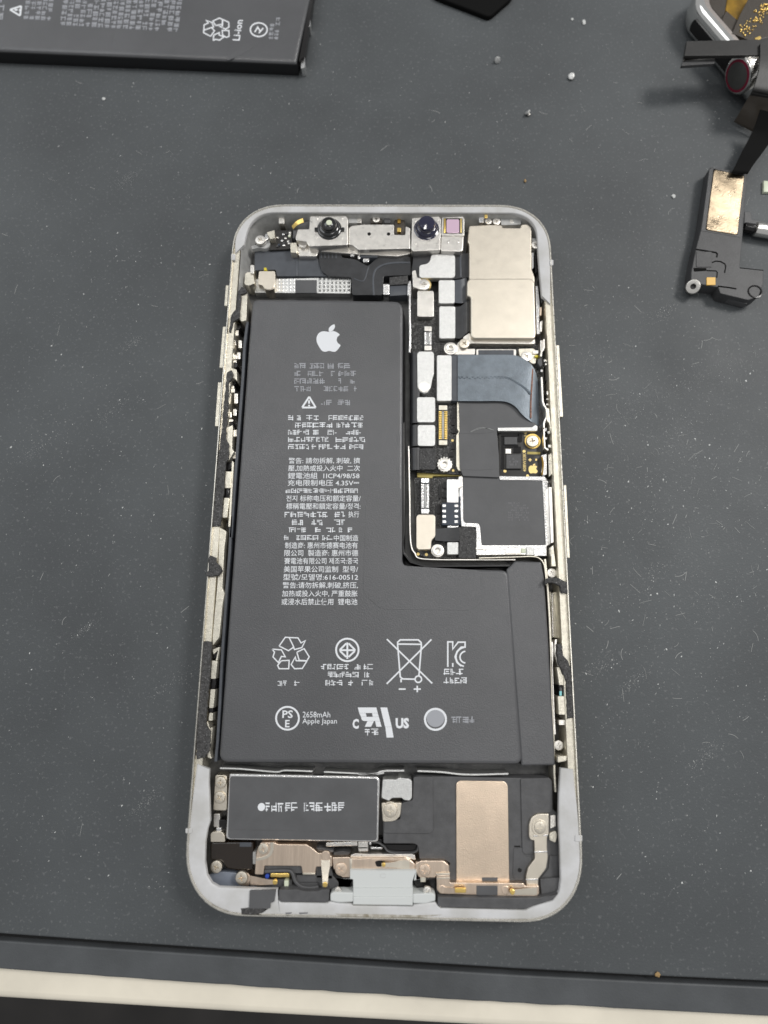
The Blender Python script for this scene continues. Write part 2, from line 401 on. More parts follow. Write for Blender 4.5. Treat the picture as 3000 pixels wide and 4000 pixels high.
dust('dust_specks', 11000, 'dust_grey', .06, .26, 11, 'fine grey dust scattered and smeared over the dark mat', .38)
dust('dust_flakes', 1300, 'dust_white', .07, .34, 12, 'pale irregular dust flakes scattered over the dark mat', .2)
rnd = random.Random(21); V = []; Fc = []
for i in range(230):
    x = rnd.uniform(-95, 105); y = rnd.uniform(-68, 120)
    if rnd.random() < .5: x = rnd.gauss(62, 16); y = rnd.gauss(0, 30)
    if -37 < x < 37 and -73 < y < 73: continue
    a = rnd.uniform(0, 6.28); ln_ = rnd.uniform(.5, 2.6); wd = rnd.uniform(.025, .06); n = 6; b0 = len(V); bend = rnd.uniform(-1.3, 1.3) * (rnd.random() < .5)
    for k in range(n + 1):
        V += [(x - math.sin(a) * wd, y + math.cos(a) * wd, .03 + .0006 * (i % 30)), (x + math.sin(a) * wd, y - math.cos(a) * wd, .03 + .0006 * (i % 30))]
        x += math.cos(a) * ln_ / n; y += math.sin(a) * ln_ / n; a += bend / n
    Fc += [(b0 + 2 * k, b0 + 2 * k + 1, b0 + 2 * k + 3, b0 + 2 * k + 2) for k in range(n)]
fb = mk('lint_fibres', V, Fc, 'dust_grey', None, 0, 'stuff'); fb['label'] = 'thin grey lint fibres and scratches on the dark mat'; fb['category'] = 'lint'
# ================================================================== THE OPENED PHONE
PH = thing('opened_phone', 'opened white phone without its screen, battery and circuit boards exposed, lying on the dark mat', 'phone')
FL = 1.2
def rr(l, r, b, t, R, ex=2.25):
    x0, x1, y0, y1 = -35.45 + l, 35.45 - r, -71.8 + b, 71.8 - t
    def corner(cx, cy, a0):
        o = []
        for k in range(13):
            a = math.radians(a0 + 90 * k / 12); c_, s_ = math.cos(a), math.sin(a)
            o.append((cx + R * math.copysign(abs(c_) ** (2 / ex), c_), cy + R * math.copysign(abs(s_) ** (2 / ex), s_)))
        return o
    lerp = lambda a, b, n: [(a[0] + (b[0] - a[0]) * (k + .5) / n, a[1] + (b[1] - a[1]) * (k + .5) / n) for k in range(n)]
    P = lerp((x1, y0 + R), (x1, y1 - R), 40) + corner(x1 - R, y1 - R, 0) + lerp((x1 - R, y1), (x0 + R, y1), 12) + corner(x0 + R, y1 - R, 90)
    P += lerp((x0, y1 - R), (x0, y0 + R), 40) + corner(x0 + R, y0 + R, 180) + lerp((x0 + R, y0), (x1 - R, y0), 12) + corner(x1 - R, y0 + R, 270)
    return P
def ringloft(name, defs, m, par, cap=False):
    V = []; Fc = []; n = None
    for P, z in defs:
        n = len(P); V += [(p[0], p[1], z) for p in P]
    for k in range(len(defs) - 1):
        for i in range(n): j = (i + 1) % n; Fc.append((k * n + i, k * n + j, (k + 1) * n + j, (k + 1) * n + i))
    if cap: Fc.append(tuple(range(n - 1, -1, -1)))
    return mk(name, V, Fc, m, par, 40)
u = lambda d: rr(d, d, d, d, 11.6 - d * .9)
ledge_in = rr(1.9, 1.9, 2.3, 2.2, 6.0)
ringloft('rim', [(u(2.6), .02), (u(1.2), .35), (u(.35), 1.6), (u(0), 3.6), (u(0), 5.6), (u(.08), 6.2), (u(.25), 6.6), (u(.38), 6.72), (u(.52), 6.72), (u(.60), 6.6), (u(.64), 6.0)], 'frame_steel', PH, cap=True)
ringloft('ledge', [(u(.6), 6.0), (u(.66), 6.12), (u(1.3), 6.12), (ledge_in, 6.08), (rr(1.98, 1.98, 2.4, 2.28, 6), 5.95), (rr(1.98, 1.98, 2.4, 2.28, 6), FL)], 'ledge_cream', PH)
solid('midplate', rr(1.2, 1.2, 1.2, 1.2, 10), FL, .4, 'bay_grey', PH, b=0)
# white screen-seal strips on the ledge
outer_l = u(.62); inner_l = rr(3.25, 3.1, 5.75, 2.25, 6.2)
def seal(oa, ia, name='seal_strip', z1=6.55):
    V = []; Fc = []; n = len(oa)
    for q in range(n):
        a = Vector(oa[q]); b = Vector(ia[q]); e = min(q, n - 1 - q); t = [0, .35, .75, 1][min(e, 3)] * .3 + .7
        mid = (a + b) / 2; a2 = mid + (a - mid) * t; b2 = mid + (b - mid) * t; wd = max((a2 - b2).length, .5); f1 = min(.3, .14 / wd); f2 = min(.4, .35 / wd)
        for f, z in ((0, 6.05), (0, z1 - .14), (f1, z1 - .03), (f2, z1), (1 - f2, z1), (1 - f1, z1 - .03), (1, z1 - .14), (1, 5.6)):
            p = a2.lerp(b2, f); V.append((p.x, p.y, z))
    for q in range(n - 1):
        for k in range(7): Fc.append((q * 8 + k, (q + 1) * 8 + k, (q + 1) * 8 + k + 1, q * 8 + k + 1))
    Fc.append(tuple(range(8))); Fc.append(tuple(range(n * 8 - 1, (n - 1) * 8 - 1, -1)))
    return mk(name, V, Fc, 'adhesive', PH, 50)
def resample(P, n):
    P = [Vector(p) for p in P]; d = [0]
    for a, b in zip(P, P[1:]): d.append(d[-1] + (b - a).length)
    out = []; k = 0
    for i in range(n):
        t = d[-1] * i / (n - 1)
        while k < len(P) - 2 and d[k + 1] < t: k += 1
        out.append(P[k].lerp(P[k + 1], (t - d[k]) / max(1e-9, d[k + 1] - d[k])))
    return out
N_R = 40
yr = [p[1] for p in outer_l]
ir_top = min(i for i in range(40) if yr[i] > B.p(1340, 980, 6.4).y)
il_top = max(i for i in range(78, 118) if yr[i] > A.p(170, 590, 6.4).y)
il_bot = min(i for i in range(78, 118) if yr[i] < K.p(190, 1950, 6.4).y)
ir_bot = max(i for i in range(40) if yr[i] < L.p(470, 1970, 6.4).y)
rng = [i % len(outer_l) for i in range(ir_top, il_top + 1)]
seal([outer_l[i] for i in rng], [inner_l[i] for i in rng])
ob_ = [outer_l[i % len(outer_l)] for i in range(il_bot, 156 + ir_bot + 1)]
SZ = 6.55
ib_ = [(E_, 262, 20), (E_, 250, 120), (E_, 248, 430), (E_, 226, 500), (E_, 210, 600), (E_, 206, 760), (E_, 222, 870), (E_, 262, 935), (E_, 320, 968), (E_, 600, 980), (E_, 795, 984), (E_, 800, 1068), (E_, 830, 1090), (E_, 1200, 1094), (E_, 1222, 1080), (T, 450, 646), (T, 530, 662), (T, 655, 668), (T, 660, 684), (T, 1215, 690), (T, 1225, 672), (T, 1420, 650), (F, 570, 990), (F, 590, 1010), (F, 1205, 1024), (F, 1250, 1000), (F, 1400, 955), (F, 1448, 890), (F, 1458, 800), (F, 1452, 550), (F, 1438, 300), (F, 1432, 190), (L, 398, 1990)]
ib2 = [Vector(c.p(x, y, SZ)[:2]) for c, x, y in ib_]
ii = [min(range(len(ob_)), key=lambda k: (Vector(ob_[k]) - p).length) for p in ib2]      # nearest outer point keeps the quads square
for k in range(1, len(ii)): ii[k] = max(ii[k], ii[k - 1])
ii[0] = 0; ii[-1] = len(ob_) - 1
oa = []; ia = []
for k in range(len(ib2) - 1):
    m_ = max(2, ii[k + 1] - ii[k] + 1); seg = resample(ob_[ii[k]:ii[k + 1] + 1], m_) if ii[k + 1] > ii[k] else [Vector(ob_[ii[k]])] * m_
    for q in range(m_ if k == len(ib2) - 2 else m_ - 1): oa.append(seg[q]); ia.append(ib2[k].lerp(ib2[k + 1], q / (m_ - 1)))
seal(oa, ia)
# frosted plastic lining the upper wall
ra = [i % len(outer_l) for i in range(36, 84)]; la = rr(2.15, 2.15, 2.4, 2.35, 6); lb_ = rr(3.4, 3.2, 3, 3.3, 6.2)
V = [(la[i][0], la[i][1], 6.0) for i in ra] + [(lb_[i][0], lb_[i][1], 1.3) for i in ra]; n = len(ra)
mk('wall_liner', V, [(k, k + 1, n + k + 1, n + k) for k in range(n - 1)], 'frost', PH, 50)
# translucent seal pips standing over the rim
for c, x, y, wd, h in ((A, 122, 525, 14, 50), (B, 1356, 570, 12, 46), (E_, 72, 510, 22, 40), (F, 1582, 507, 22, 46)):
    rect('seal_pip', c, x - wd, y - h / 2, x + wd * 1.4, y + h / 2, 6.7, 5.6, 'adhesive', PH, r=10)
# side keys
prism('mute_switch', J, [(292, 30), (318, 30), (304, 210), (278, 210)], 5.2, 3.2, 'ledge_cream', PH, r=5)
prism('volume_button', J, [(266, 388), (300, 388), (272, 745), (236, 745)], 5.2, 3.2, 'ledge_cream', PH, r=6)
prism('volume_button', J, [(224, 870), (258, 870), (232, 1250), (197, 1250)], 5.2, 3.2, 'ledge_cream', PH, r=6)
prism('power_button', X, [(385, 1100), (424, 1100), (474, 1985), (430, 1985)], 5.2, 3.2, 'ledge_cream', PH, r=6)
prism('sim_tray', Y, [(480, 930), (512, 930), (558, 1830), (520, 1830)], 5.0, 3.2, 'ledge_cream', PH, r=6)
# black foam left on the ledge
FZ = 6.5
def foam(c, pts, z=FZ, z0=6.0):
    rnd = random.Random(len(pts) + int(pts[0][0])); P = []
    for i, p in enumerate(pts):
        q = pts[(i + 1) % len(pts)]; d = math.hypot(q[0] - p[0], q[1] - p[1]); n = max(1, int(d / 22))
        for k in range(n): P.append((p[0] + (q[0] - p[0]) * k / n + rnd.uniform(-4, 4), p[1] + (q[1] - p[1]) * k / n + rnd.uniform(-4, 4)))
    return prism('foam_strip', c, P, z, z0, 'foam_black', PH, b=.15)
foam(J, [(395, 90), (430, 45), (468, 60), (474, 92), (422, 110), (408, 315), (352, 348), (335, 440), (320, 430), (335, 290), (380, 230)])
foam(J, [(300, 780), (340, 765), (358, 790), (350, 830), (320, 870), (312, 1000), (302, 1200), (290, 1350), (318, 1392), (314, 1530), (292, 1560), (280, 1700), (265, 1900), (246, 2110), (180, 2118), (172, 2050), (192, 1900), (215, 1600), (240, 1420), (254, 1300), (270, 1100), (290, 900)])
foam(K, [(235, 335), (285, 360), (292, 392), (338, 460), (308, 500), (218, 505), (206, 485), (232, 455), (224, 385)], 6.9)
foam(K, [(187, 1015), (250, 1015), (260, 1060), (250, 1100), (244, 1250), (220, 1500), (210, 1680), (246, 1722), (238, 1880), (200, 1930), (142, 1943), (132, 1900), (136, 1750), (146, 1500), (166, 1200)])
foam(L, [(282, 362), (320, 342), (400, 346), (478, 386), (482, 485), (430, 482), (414, 420), (380, 396), (320, 394), (286, 410)], 6.8)
foam(L, [(390, 922), (420, 914), (434, 940), (440, 1010), (480, 1060), (510, 1130), (524, 1250), (536, 1560), (480, 1563), (470, 1250), (430, 1150), (400, 1100), (390, 1000)])
# rail pieces between the ledge and the battery
def rail(c, pts, z=5.95, m='ledge_cream', z0=FL, r=8, name='side_bracket', b=.06): return prism(name, c, pts, z, z0, m, PH, r=r, b=b)
rail(J, [(425, 108), (478, 100), (468, 335), (428, 345), (408, 320)])
rail(J, [(335, 745), (384, 758), (390, 860), (362, 830), (330, 850), (312, 800)])
rail(J, [(295, 1262), (352, 1240), (345, 1440), (362, 1470), (322, 1540), (285, 1560)])
rail(J, [(288, 1640), (340, 1640), (330, 1785), (282, 1785)]); rail(J, [(276, 1868), (322, 1868), (302, 2040), (262, 2040)])
rail(J, [(345, 1545), (360, 1560), (330, 2120), (312, 2120)], 5.6)
rail(K, [(318, 120), (370, 150), (352, 300), (338, 600), (356, 640), (340, 720), (314, 985), (262, 1050), (262, 980), (300, 560)])
rail(K, [(255, 1165), (300, 1170), (286, 1310), (247, 1310)]); rail(K, [(245, 1392), (282, 1392), (268, 1540), (234, 1540)]); rail(K, [(236, 1578), (264, 1578), (262, 1640), (228, 1640)])
rail(K, [(262, 1080), (318, 1058), (300, 1168), (285, 1168), (305, 1085), (268, 1120)])
rail(K, [(212, 1655), (222, 1640), (240, 1700), (262, 1690), (252, 1800), (240, 1890), (255, 1940), (222, 1925)])
for y0, y1 in ((1312, 1390), (1541, 1577)): prism('slot_plug', K, [(252 - (y0 - 1312) * .08, y0), (287 - (y0 - 1312) * .09, y0), (280 - (y0 - 1312) * .08, y1), (245 - (y0 - 1312) * .06, y1)], 5.6, FL, 'plastic_gloss', PH)
prism('slot_plug', J, [(290, 1790), (326, 1790), (318, 1866), (282, 1866)], 5.6, FL, 'plastic_gloss', PH)
prism('slot_plug', J, [(304, 1550), (355, 1540), (350, 1600), (300, 1640)], 5.4, FL, 'plastic_gloss', PH)
prism('slot_plug', K, [(268, 1075), (310, 1065), (300, 1130), (262, 1160)], 5.4, FL, 'plastic_gloss', PH)
for (x, y, wd, h) in ((382, 440, 18, 55), (365, 520, 14, 60), (372, 650, 16, 40), (362, 690, 22, 26), (340, 905, 22, 50), (352, 940, 16, 40), (325, 1050, 12, 50), (328, 1150, 14, 50), (330, 1200, 22, 26), (415, 540, 14, 70), (403, 640, 14, 60), (380, 1010, 16, 90), (370, 1130, 14, 60), (375, 1310, 14, 60), (365, 1500, 16, 60)):
    rect('spring_contact', J, x - wd, y - h / 2, x + wd, y + h / 2, 4.6, FL, 'nickel', PH, r=8)
for x, y in ((392, 390), (366, 720), (352, 870), (332, 1240)): disc('button_seal', J, x, y, 26, 4.9, FL, 'plastic_gloss', PH)
strip('bay_wall', J, [(478, 345), (452, 560), (440, 800), (425, 1000), (398, 1350), (372, 1700), (350, 2000), (335, 2212)], 22, 5.1, FL, 'flex_satin', PH)
strip('bay_wall', K, [(408, 30), (396, 300), (372, 600), (345, 1000), (332, 1200), (318, 1500), (300, 1800), (285, 1960)], 20, 5.1, FL, 'flex_satin', PH)
# right-hand side
strip('side_bracket', X, [(236, 1025), (238, 1135), (205, 1185), (200, 1240)], 20, 5.8, FL, 'nickel', PH)
strip('side_bracket', X, [(208, 1495), (214, 1600), (222, 1790), (238, 1840), (268, 1885), (270, 1985), (240, 2050), (236, 2120)], 20, 5.8, FL, 'nickel', PH)
strip('side_bracket', Y, [(236, 240), (240, 330), (248, 470), (290, 500)], 18, 5.6, FL, 'nickel', PH)
for (x, y, wd, h) in ((210, 1415, 14, 34), (250, 1290, 14, 30), (264, 1335, 14, 26), (290, 1400, 8, 70), (284, 1520, 8, 60), (285, 1690, 14, 50), (290, 1765, 22, 20), (278, 1830, 14, 22), (300, 1600, 8, 40)):
    rect('spring_contact', X, x - wd, y - h / 2, x + wd, y + h / 2, 4.8, FL, 'nickel_bright', PH, r=8)
for (x, y, wd, h) in ((258, 245, 16, 44), (305, 280, 22, 34), (262, 355, 14, 30), (315, 450, 26, 40), (240, 480, 14, 30)):
    rect('spring_contact', Y, x - wd, y - h / 2, x + wd, y + h / 2, 4.9, FL, 'nickel_bright', PH, r=8)
prism('rubber_boot', X, [(165, 1265), (205, 1250), (220, 1340), (190, 1370), (160, 1320)], 5.2, FL, 'plastic_black', PH, r=8)
rail(X, [(256, 1880), (300, 1880), (335, 2212), (330, 2212), (300, 2060), (275, 2040)], 5.9)
rail(Y, [(290, 560), (352, 520), (362, 760), (330, 800), (300, 830)], 5.0, 'frame_steel')
rail(Y, [(295, 955), (338, 955), (358, 1640), (322, 1650)], 5.4, 'nickel'); rail(Y, [(322, 1700), (352, 1670), (385, 1935), (330, 1930)], 5.9, 'ledge_cream')
screw(L, 345, 305, 42, 4.6, PH); screw(L, 405, 1795, 42, 4.4, PH)
rail(L, [(325, 470), (385, 470), (395, 865), (350, 865)], 3.4, 'ledge_cream', r=0)
bm_ = [(345 + 5 * (i % 2) + .25 * i, 480 + i * 14, 14, 10) for i in range(28)]
V = []; Fc = []
for (x, y, a, b) in bm_:
    k = len(V); V += [L.p(x - a, y - b, 3.4), L.p(x + a, y - b, 3.4), L.p(x + a, y + b, 3.4), L.p(x - a, y + b, 3.4), L.p(x, y, 3.8)]; Fc += [(k, k + 1, k + 4), (k + 1, k + 2, k + 4), (k + 2, k + 3, k + 4), (k + 3, k, k + 4)]
mk('contact_teeth', V, Fc, 'nickel_bright', PH, 0, 'stuff')
rail(L, [(386, 1120), (440, 1112), (430, 1160), (460, 1200), (468, 1275), (408, 1275)], 5.95); rail(L, [(396, 1370), (468, 1370), (468, 1530), (404, 1530)], 5.95)
prism('slot_plug', L, [(404, 1277), (446, 1277), (450, 1366), (410, 1366)], 5.5, FL, 'plastic_gloss', PH); rect('marker_dot', L, 410, 1326, 432, 1366, 5.62, 5.5, 'dot_turquoise', PH, r=6)
rect('spring_contact', L, 405, 1575, 465, 1620, 5.6, FL, 'nickel', PH, r=6)
prism('side_bracket', L, [(395, 1890), (475, 1888), (470, 1930), (395, 1945)], 6.2, FL, 'ledge_cream', PH, r=10)
strip('side_bracket', L, [(345, 900), (352, 960), (345, 1100), (352, 1300), (362, 1560), (372, 1700)], 16, 5.0, FL, 'nickel', PH); strip('side_bracket', L, [(378, 880), (376, 1000), (402, 1110)], 14, 5.7, FL, 'nickel', PH)
strip('bay_wall', L, [(285, 185), (298, 300), (312, 470), (326, 700), (338, 1000), (348, 1400), (358, 1700), (368, 2050), (378, 2200)], 16, 5.0, FL, 'ledge_cream', PH)

# ------------------------------------------------------------------ battery
BZ = 5.6
bt = [(983, 1166), (1576, 1174), (1574, 2214), (1988, 2226), (2043, 2988), (852, 2980)]
BAT = prism('battery', PX, bt, BZ, FL, 'battery_black', PH, r=[30, 40, 30, 30, 36, 40], b=.7, seg=5, flare=.55)
shaded_sides(BAT); BAT['label'] = 'black L-shaped battery pouch with white print'
fz = BZ - .16
shaded_sides(prism('end_flap', D, [(990, 1192), (1062, 1122), (1275, 1128), (1298, 1240), (1330, 1700), (1392, 2780), (1112, 2784)], fz, FL, 'battery_black', BAT, r=14, b=.4, seg=3))
prism('film_patch', W, [(800, 1062), (868, 1050), (868, 1222), (1040, 1232), (1042, 1300), (1018, 1319), (822, 1316), (784, 1280), (790, 1085)], BZ + .03, BZ - .1, 'battery_black', BAT, r=14, b=.03, seg=1)
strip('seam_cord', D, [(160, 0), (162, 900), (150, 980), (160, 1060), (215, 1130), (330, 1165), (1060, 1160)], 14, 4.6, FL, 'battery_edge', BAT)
PZ = BZ + .012
def fruit(c, pts, leaf, z, par, m, name='logo_print'):
    s1 = [(q[0], q[1]) for q in smooth_line(pts + [pts[0]], 4)]; s2 = [(q[0], q[1]) for q in smooth_line(leaf + [leaf[0]], 4)]
    return flat(name, c, [s1, s2], z, m, par)
fruit(M_, [(780, 320), (840, 310), (890, 330), (918, 358), (890, 385), (880, 425), (895, 465), (928, 492), (905, 535), (865, 575), (825, 575), (780, 566), (735, 577), (690, 565), (650, 510), (622, 450), (620, 390), (650, 335), (705, 312)],
      [(778, 318), (778, 275), (808, 240), (850, 222), (855, 262), (825, 305)], PZ, BAT, 'print_white')
ln = lambda c, ls, wd, name='printed_mark', m='print_white', z=PZ: lines(name, c, ls, wd, z, m, BAT)
# warning triangle
ln(M_, [[(523, 1160), (432, 1300)], [(432, 1300), (608, 1300)], [(608, 1300), (523, 1160)], [(522, 1205), (522, 1250)], [(522, 1265), (522, 1285)]], 24, 'warning_mark')
worn_print('worn_text', M_, 330, 715, 1165, 1110, 4, PZ, BAT, .8, 3); worn_print('worn_text', M_, 670, 1190, 1085, 1290, 1, PZ, BAT, .85, 4)
worn_print('worn_text', M_, 250, 1390, 1225, 1860, 5, PZ, BAT, .9, 5, m='print_white')
txt = [("警告: 請勿拆解, 刺破, 擠", 255, 205, 1182), ("壓,加熱或投入火中  二次", 250, 303, 1182), ("鋰電池組  1ICP4/98/58", 247, 398, 1175), ("充电限制电压 4.35V⎓", 244, 492, 1170)]
tx2 = [("전지 标称电压和额定容量/", 225, 693, 1190), ("標稱電壓和額定容量/정격:", 222, 795, 1188)]
tx3 = [("制造商: 惠州市德赛电池有", 208, 1303, 1153), ("限公司  製造商: 惠州市德", 200, 1402, 1158), ("賽電池有限公司 제조국:중국", 200, 1505, 1157), ("美国苹果公司监制  型号/", 192, 1612, 1157), ("型號/모델명:616-00512", 185, 1715, 1157), ("警告:请勿拆解,刺破,挤压,", 178, 1822, 1155), ("加热或投入火中, 严重鼓胀", 170, 1930, 1150), ("或浸水后禁止使用  锂电池", 163, 2035, 1148)]
for s, xl, yb, xr in txt + tx2 + tx3: text_obj(s, N_, xl, yb, xr, yb, 84, PZ, BAT, bold=.006)
text_obj("执行", N_, 1030, 900, 1170, 900, 82, PZ, BAT, bold=.006)
text_obj("中国制造", N_, 842, 1205, 1160, 1205, 80, PZ, BAT, bold=.006)
worn_print('worn_text', N_, 215, 515, 1195, 600, 1, PZ, BAT, .95, 6, m='print_white'); worn_print('worn_text', N_, 205, 815, 1010, 1020, 2, PZ, BAT, .9, 7, m='print_white'); worn_print('worn_text', N_, 200, 1020, 1180, 1110, 1, PZ, BAT, .7, 8, m='print_white')
worn_print('worn_text', N_, 195, 1120, 830, 1212, 1, PZ, BAT, .8, 9, m='print_white')
# recycling arrows
rc = [[(150, 205), (190, 148), (215, 150), (245, 212), (210, 235), (150, 205)], [(215, 150), (272, 152), (292, 185), (320, 170), (297, 215), (250, 228), (240, 208)],
      [(105, 225), (165, 230), (190, 275), (165, 272), (145, 312), (110, 275), (120, 245), (105, 225)], [(165, 300), (215, 298), (212, 352), (150, 352), (140, 330), (165, 300)],
      [(265, 245), (312, 222), (345, 275), (330, 300), (280, 298), (265, 245)], [(330, 302), (300, 350), (250, 352), (228, 325), (255, 275), (260, 300), (330, 302)]]
ln(O_, rc, 8, 'recycling_mark')
# roundel with crossed diamond
ln(O_, [arc(592, 230, 73), [(592, 182), (592, 288)], [(540, 232), (645, 232)], [(585, 188), (545, 228)], [(600, 188), (640, 228)], [(545, 238), (585, 276)], [(640, 238), (600, 276)]], 12, 'roundel_mark')
worn_print('worn_text', O_, 420, 315, 760, 470, 3, PZ, BAT, .85, 10, m='print_white'); worn_print('worn_text', O_, 140, 425, 290, 472, 1, PZ, BAT, .8, 11, m='print_white')
# crossed-out bin
ln(O_, [[(848, 160), (1142, 447)], [(1137, 162), (847, 450)], [(918, 200), (935, 405), (950, 418), (1030, 420)], [(1072, 200), (1056, 395)], [(918, 192), (1070, 194)], [(918, 200), (918, 180), (935, 165), (1052, 165), (1070, 182), (1072, 200)], arc(1052, 420, 21), [(940, 418), (940, 440)], [(925, 484), (970, 484)], [(1022, 484), (1068, 484)], [(1045, 462), (1045, 504)]], 10, 'bin_mark')
# KC style mark
ln(O_, [[(1243, 340), (1243, 178), (1275, 178), (1275, 225), (1310, 180), (1355, 180), (1355, 212), (1330, 212), (1303, 240), (1290, 275), (1303, 312), (1330, 335)], [(1275, 340), (1275, 315)], arc(1358, 275, 62, 100, 260, 14), arc(1360, 277, 38, 95, 265, 12)], 10, 'certification_mark')
worn_print('worn_text', O_, 1215, 345, 1372, 460, 2, PZ, BAT, .9, 12, m='print_white')
ln(O_, [arc(204, 673, 74)], 12, 'ring_mark'); text_obj("PS", O_, 170, 672, 238, 672, 48, PZ, BAT, bold=.02); text_obj("E", O_, 188, 732, 217, 732, 46, PZ, BAT, bold=.02)
text_obj("2658mAh", O_, 302, 668, 481, 668, 36, PZ, BAT); text_obj("Apple Japan", O_, 300, 718, 524, 718, 42, PZ, BAT)
text_obj("C", O_, 625, 742, 666, 742, 62, PZ, BAT, bold=.05); text_obj("US", O_, 905, 740, 992, 740, 66, PZ, BAT, bold=.05)
flat('certification_mark', O_, [[(660, 603), (780, 603), (789, 639), (669, 639)], [(669, 640), (711, 640), (717, 663), (680, 663)], [(752, 640), (789, 640), (796, 663), (757, 663)], [(680, 664), (796, 664), (804, 691), (700, 691), (686, 684)], [(722, 692), (764, 692), (746, 728), (705, 728)], [(772, 692), (804, 692), (814, 728), (780, 728)], [(806, 603), (850, 603), (880, 728), (836, 728)], [(838, 729), (880, 729), (892, 798), (846, 798)]], PZ, 'print_white', BAT)
worn_print('worn_text', O_, 705, 735, 835, 795, 1, PZ, BAT, .9, 13, m='print_white')
ln(O_, [arc(1163, 680, 68)], 14, 'ring_mark', 'print_white'); flat('ring_fill', O_, [arc(1163, 672, 58)[:-1]], PZ - .004, 'print_grey', BAT)
worn_print('worn_text', O_, 1262, 655, 1420, 715, 1, PZ, BAT, .9, 14)
# ------------------------------------------------------------------ upper end: front camera row
prism('shield_tape', A, [(300, 475), (600, 470), (640, 520), (815, 530), (830, 610), (890, 682), (480, 682), (470, 630), (298, 635)], 3.3, FL, 'flex_satin', PH, r=8)
strip('tape_fold', A, [(640, 525), (642, 680)], 22, 3.45, 3.2, 'flex_satin', PH)
RB = prism('ribbed_shield', A, [(300, 705), (1070, 690), (1082, 705), (1078, 822), (300, 815)], 3.0, FL, 'plate_silver', PH, r=8)
rect('black_pad', A, 630, 712, 803, 818, 3.15, 2.9, 'sheet_black', RB, r=4)
V = []; Fc = []
for i in range(8):
    for j in range(4):
        x = 830 + i * 33; y = 705 + j * 30; k = len(V); V += [A.p(x - 11, y - 10, 3.0), A.p(x + 11, y - 13, 3.0), A.p(x + 11, y + 10, 3.0), A.p(x - 11, y + 13, 3.0), A.p(x + 2, y - 2, 3.28)]
        Fc += [(k, k + 1, k + 4), (k + 1, k + 2, k + 4), (k + 2, k + 3, k + 4), (k + 3, k, k + 4)]
for i in range(5):
    for j in range(4):
        x = 495 + i * 30; y = 712 + j * 28; k = len(V); V += [A.p(x - 9, y - 9, 3.0), A.p(x + 9, y - 9, 3.0), A.p(x + 9, y + 9, 3.0), A.p(x - 9, y + 9, 3.0), A.p(x, y, 3.1)]
        Fc += [(k, k + 1, k + 4), (k + 1, k + 2, k + 4), (k + 2, k + 3, k + 4), (k + 3, k, k + 4)]
mk('embossed_bumps', V, Fc, 'ribbed_silver', RB, 0, 'stuff')
prism('flex_cable', A, [(815, 480), (1000, 478), (1005, 530), (1120, 545), (1180, 580), (1215, 600), (1240, 580), (1300, 525), (1560, 520), (1568, 672), (1345, 680), (1335, 835), (1090, 835), (1085, 690), (900, 682), (850, 650), (825, 590)], 3.75, FL, 'flex_black', PH, r=20)
strip('flex_fold', A, [(1105, 700), (1180, 720), (1212, 640), (1225, 600)], 8, 3.82, 3.6, 'flex_satin', PH, sm=4)
strip('flex_fold', A, [(1265, 835), (1262, 680), (1300, 610), (1400, 575), (1560, 570)], 14, 3.85, 3.6, 'flex_satin', PH, sm=4)
for i in range(5): strip('flex_fold', A, [(838 + i * 30, 490), (840 + i * 30, 535)], 9, 3.85, 3.6, 'flex_satin', PH)
prism('tape_strip', A, [(1392, 690), (1540, 675), (1545, 742), (1392, 755)], 3.9, FL, 'foam_black', PH); prism('tape_strip', A, [(1395, 762), (1538, 755), (1540, 832), (1395, 842)], 3.7, FL, 'flex_satin', PH)
rect('contact_pad', A, 1343, 745, 1390, 832, 4.0, FL, 'nickel_bright', PH, r=8); prism('contact_pad', A, [(1542, 738), (1568, 742), (1566, 850), (1538, 835)], 4.0, FL, 'nickel_bright', PH, r=4)
for x, y, wd, h in ((1092, 497, 16, 24), (1203, 552, 24, 14), (1225, 520, 70, 10), (1145, 527, 8, 14)): rect('small_component', A, x - wd, y - h, x + wd, y + h, 4.2, FL, 'nickel_bright' if wd < 60 else 'flex_satin', PH, r=5)
# antenna contact, corner screw and small electronics
prism('antenna_contact', A, [(335, 640), (465, 640), (468, 750), (455, 785), (415, 798), (378, 785), (365, 755), (325, 750)], 4.6, FL, 'shield_beige', PH, r=14); disc('contact_button', A, 415, 748, 46, 4.75, 4.5, 'shield_beige', PH)
rect('small_component', A, 375, 612, 395, 634, 4.5, FL, 'yellow', PH)
prism('side_bracket', A, [(225, 655), (285, 640), (300, 740), (250, 760), (215, 745)], 5.0, FL, 'ledge_cream', PH, r=10); rect('side_bracket', A, 265, 590, 295, 660, 5.4, FL, 'nickel', PH, r=6)
strip('hook_bracket', A, [(275, 450), (330, 438), (385, 442), (410, 420), (405, 380)], 28, 4.4, FL, 'frost', PH, sm=4)
prism('contact_arm', A, [(385, 340), (405, 335), (410, 380), (375, 410)], 5.2, FL, 'nickel_bright', PH); screw(A, 345, 385, 42, 5.4, PH)
prism('contact_arm', A, [(398, 325), (460, 308), (462, 372), (425, 382)], 5.4, FL, 'ledge_cream', PH, r=5)
prism('small_board', A, [(400, 400), (470, 310), (605, 310), (605, 460), (420, 470)], 3.9, FL, 'board_flat', PH)
rnd = random.Random(5)
for i in range(16):
    x = 440 + rnd.random() * 150; y = 325 + rnd.random() * 115; rect('small_component', A, x - 9, y - 7, x + 9, y + 8, 4.2, 3.8, rnd.choice(['nickel_bright', 'nickel', 'green_white', 'chip_blue', 'chip_grey']), PH)
ribbon('gold_contact', A, [(600, 275, 5.2, 612, 300, 5.0), (640, 235, 6.0, 655, 262, 5.9), (690, 212, 6.4, 698, 245, 6.2)], 'gold', PH)
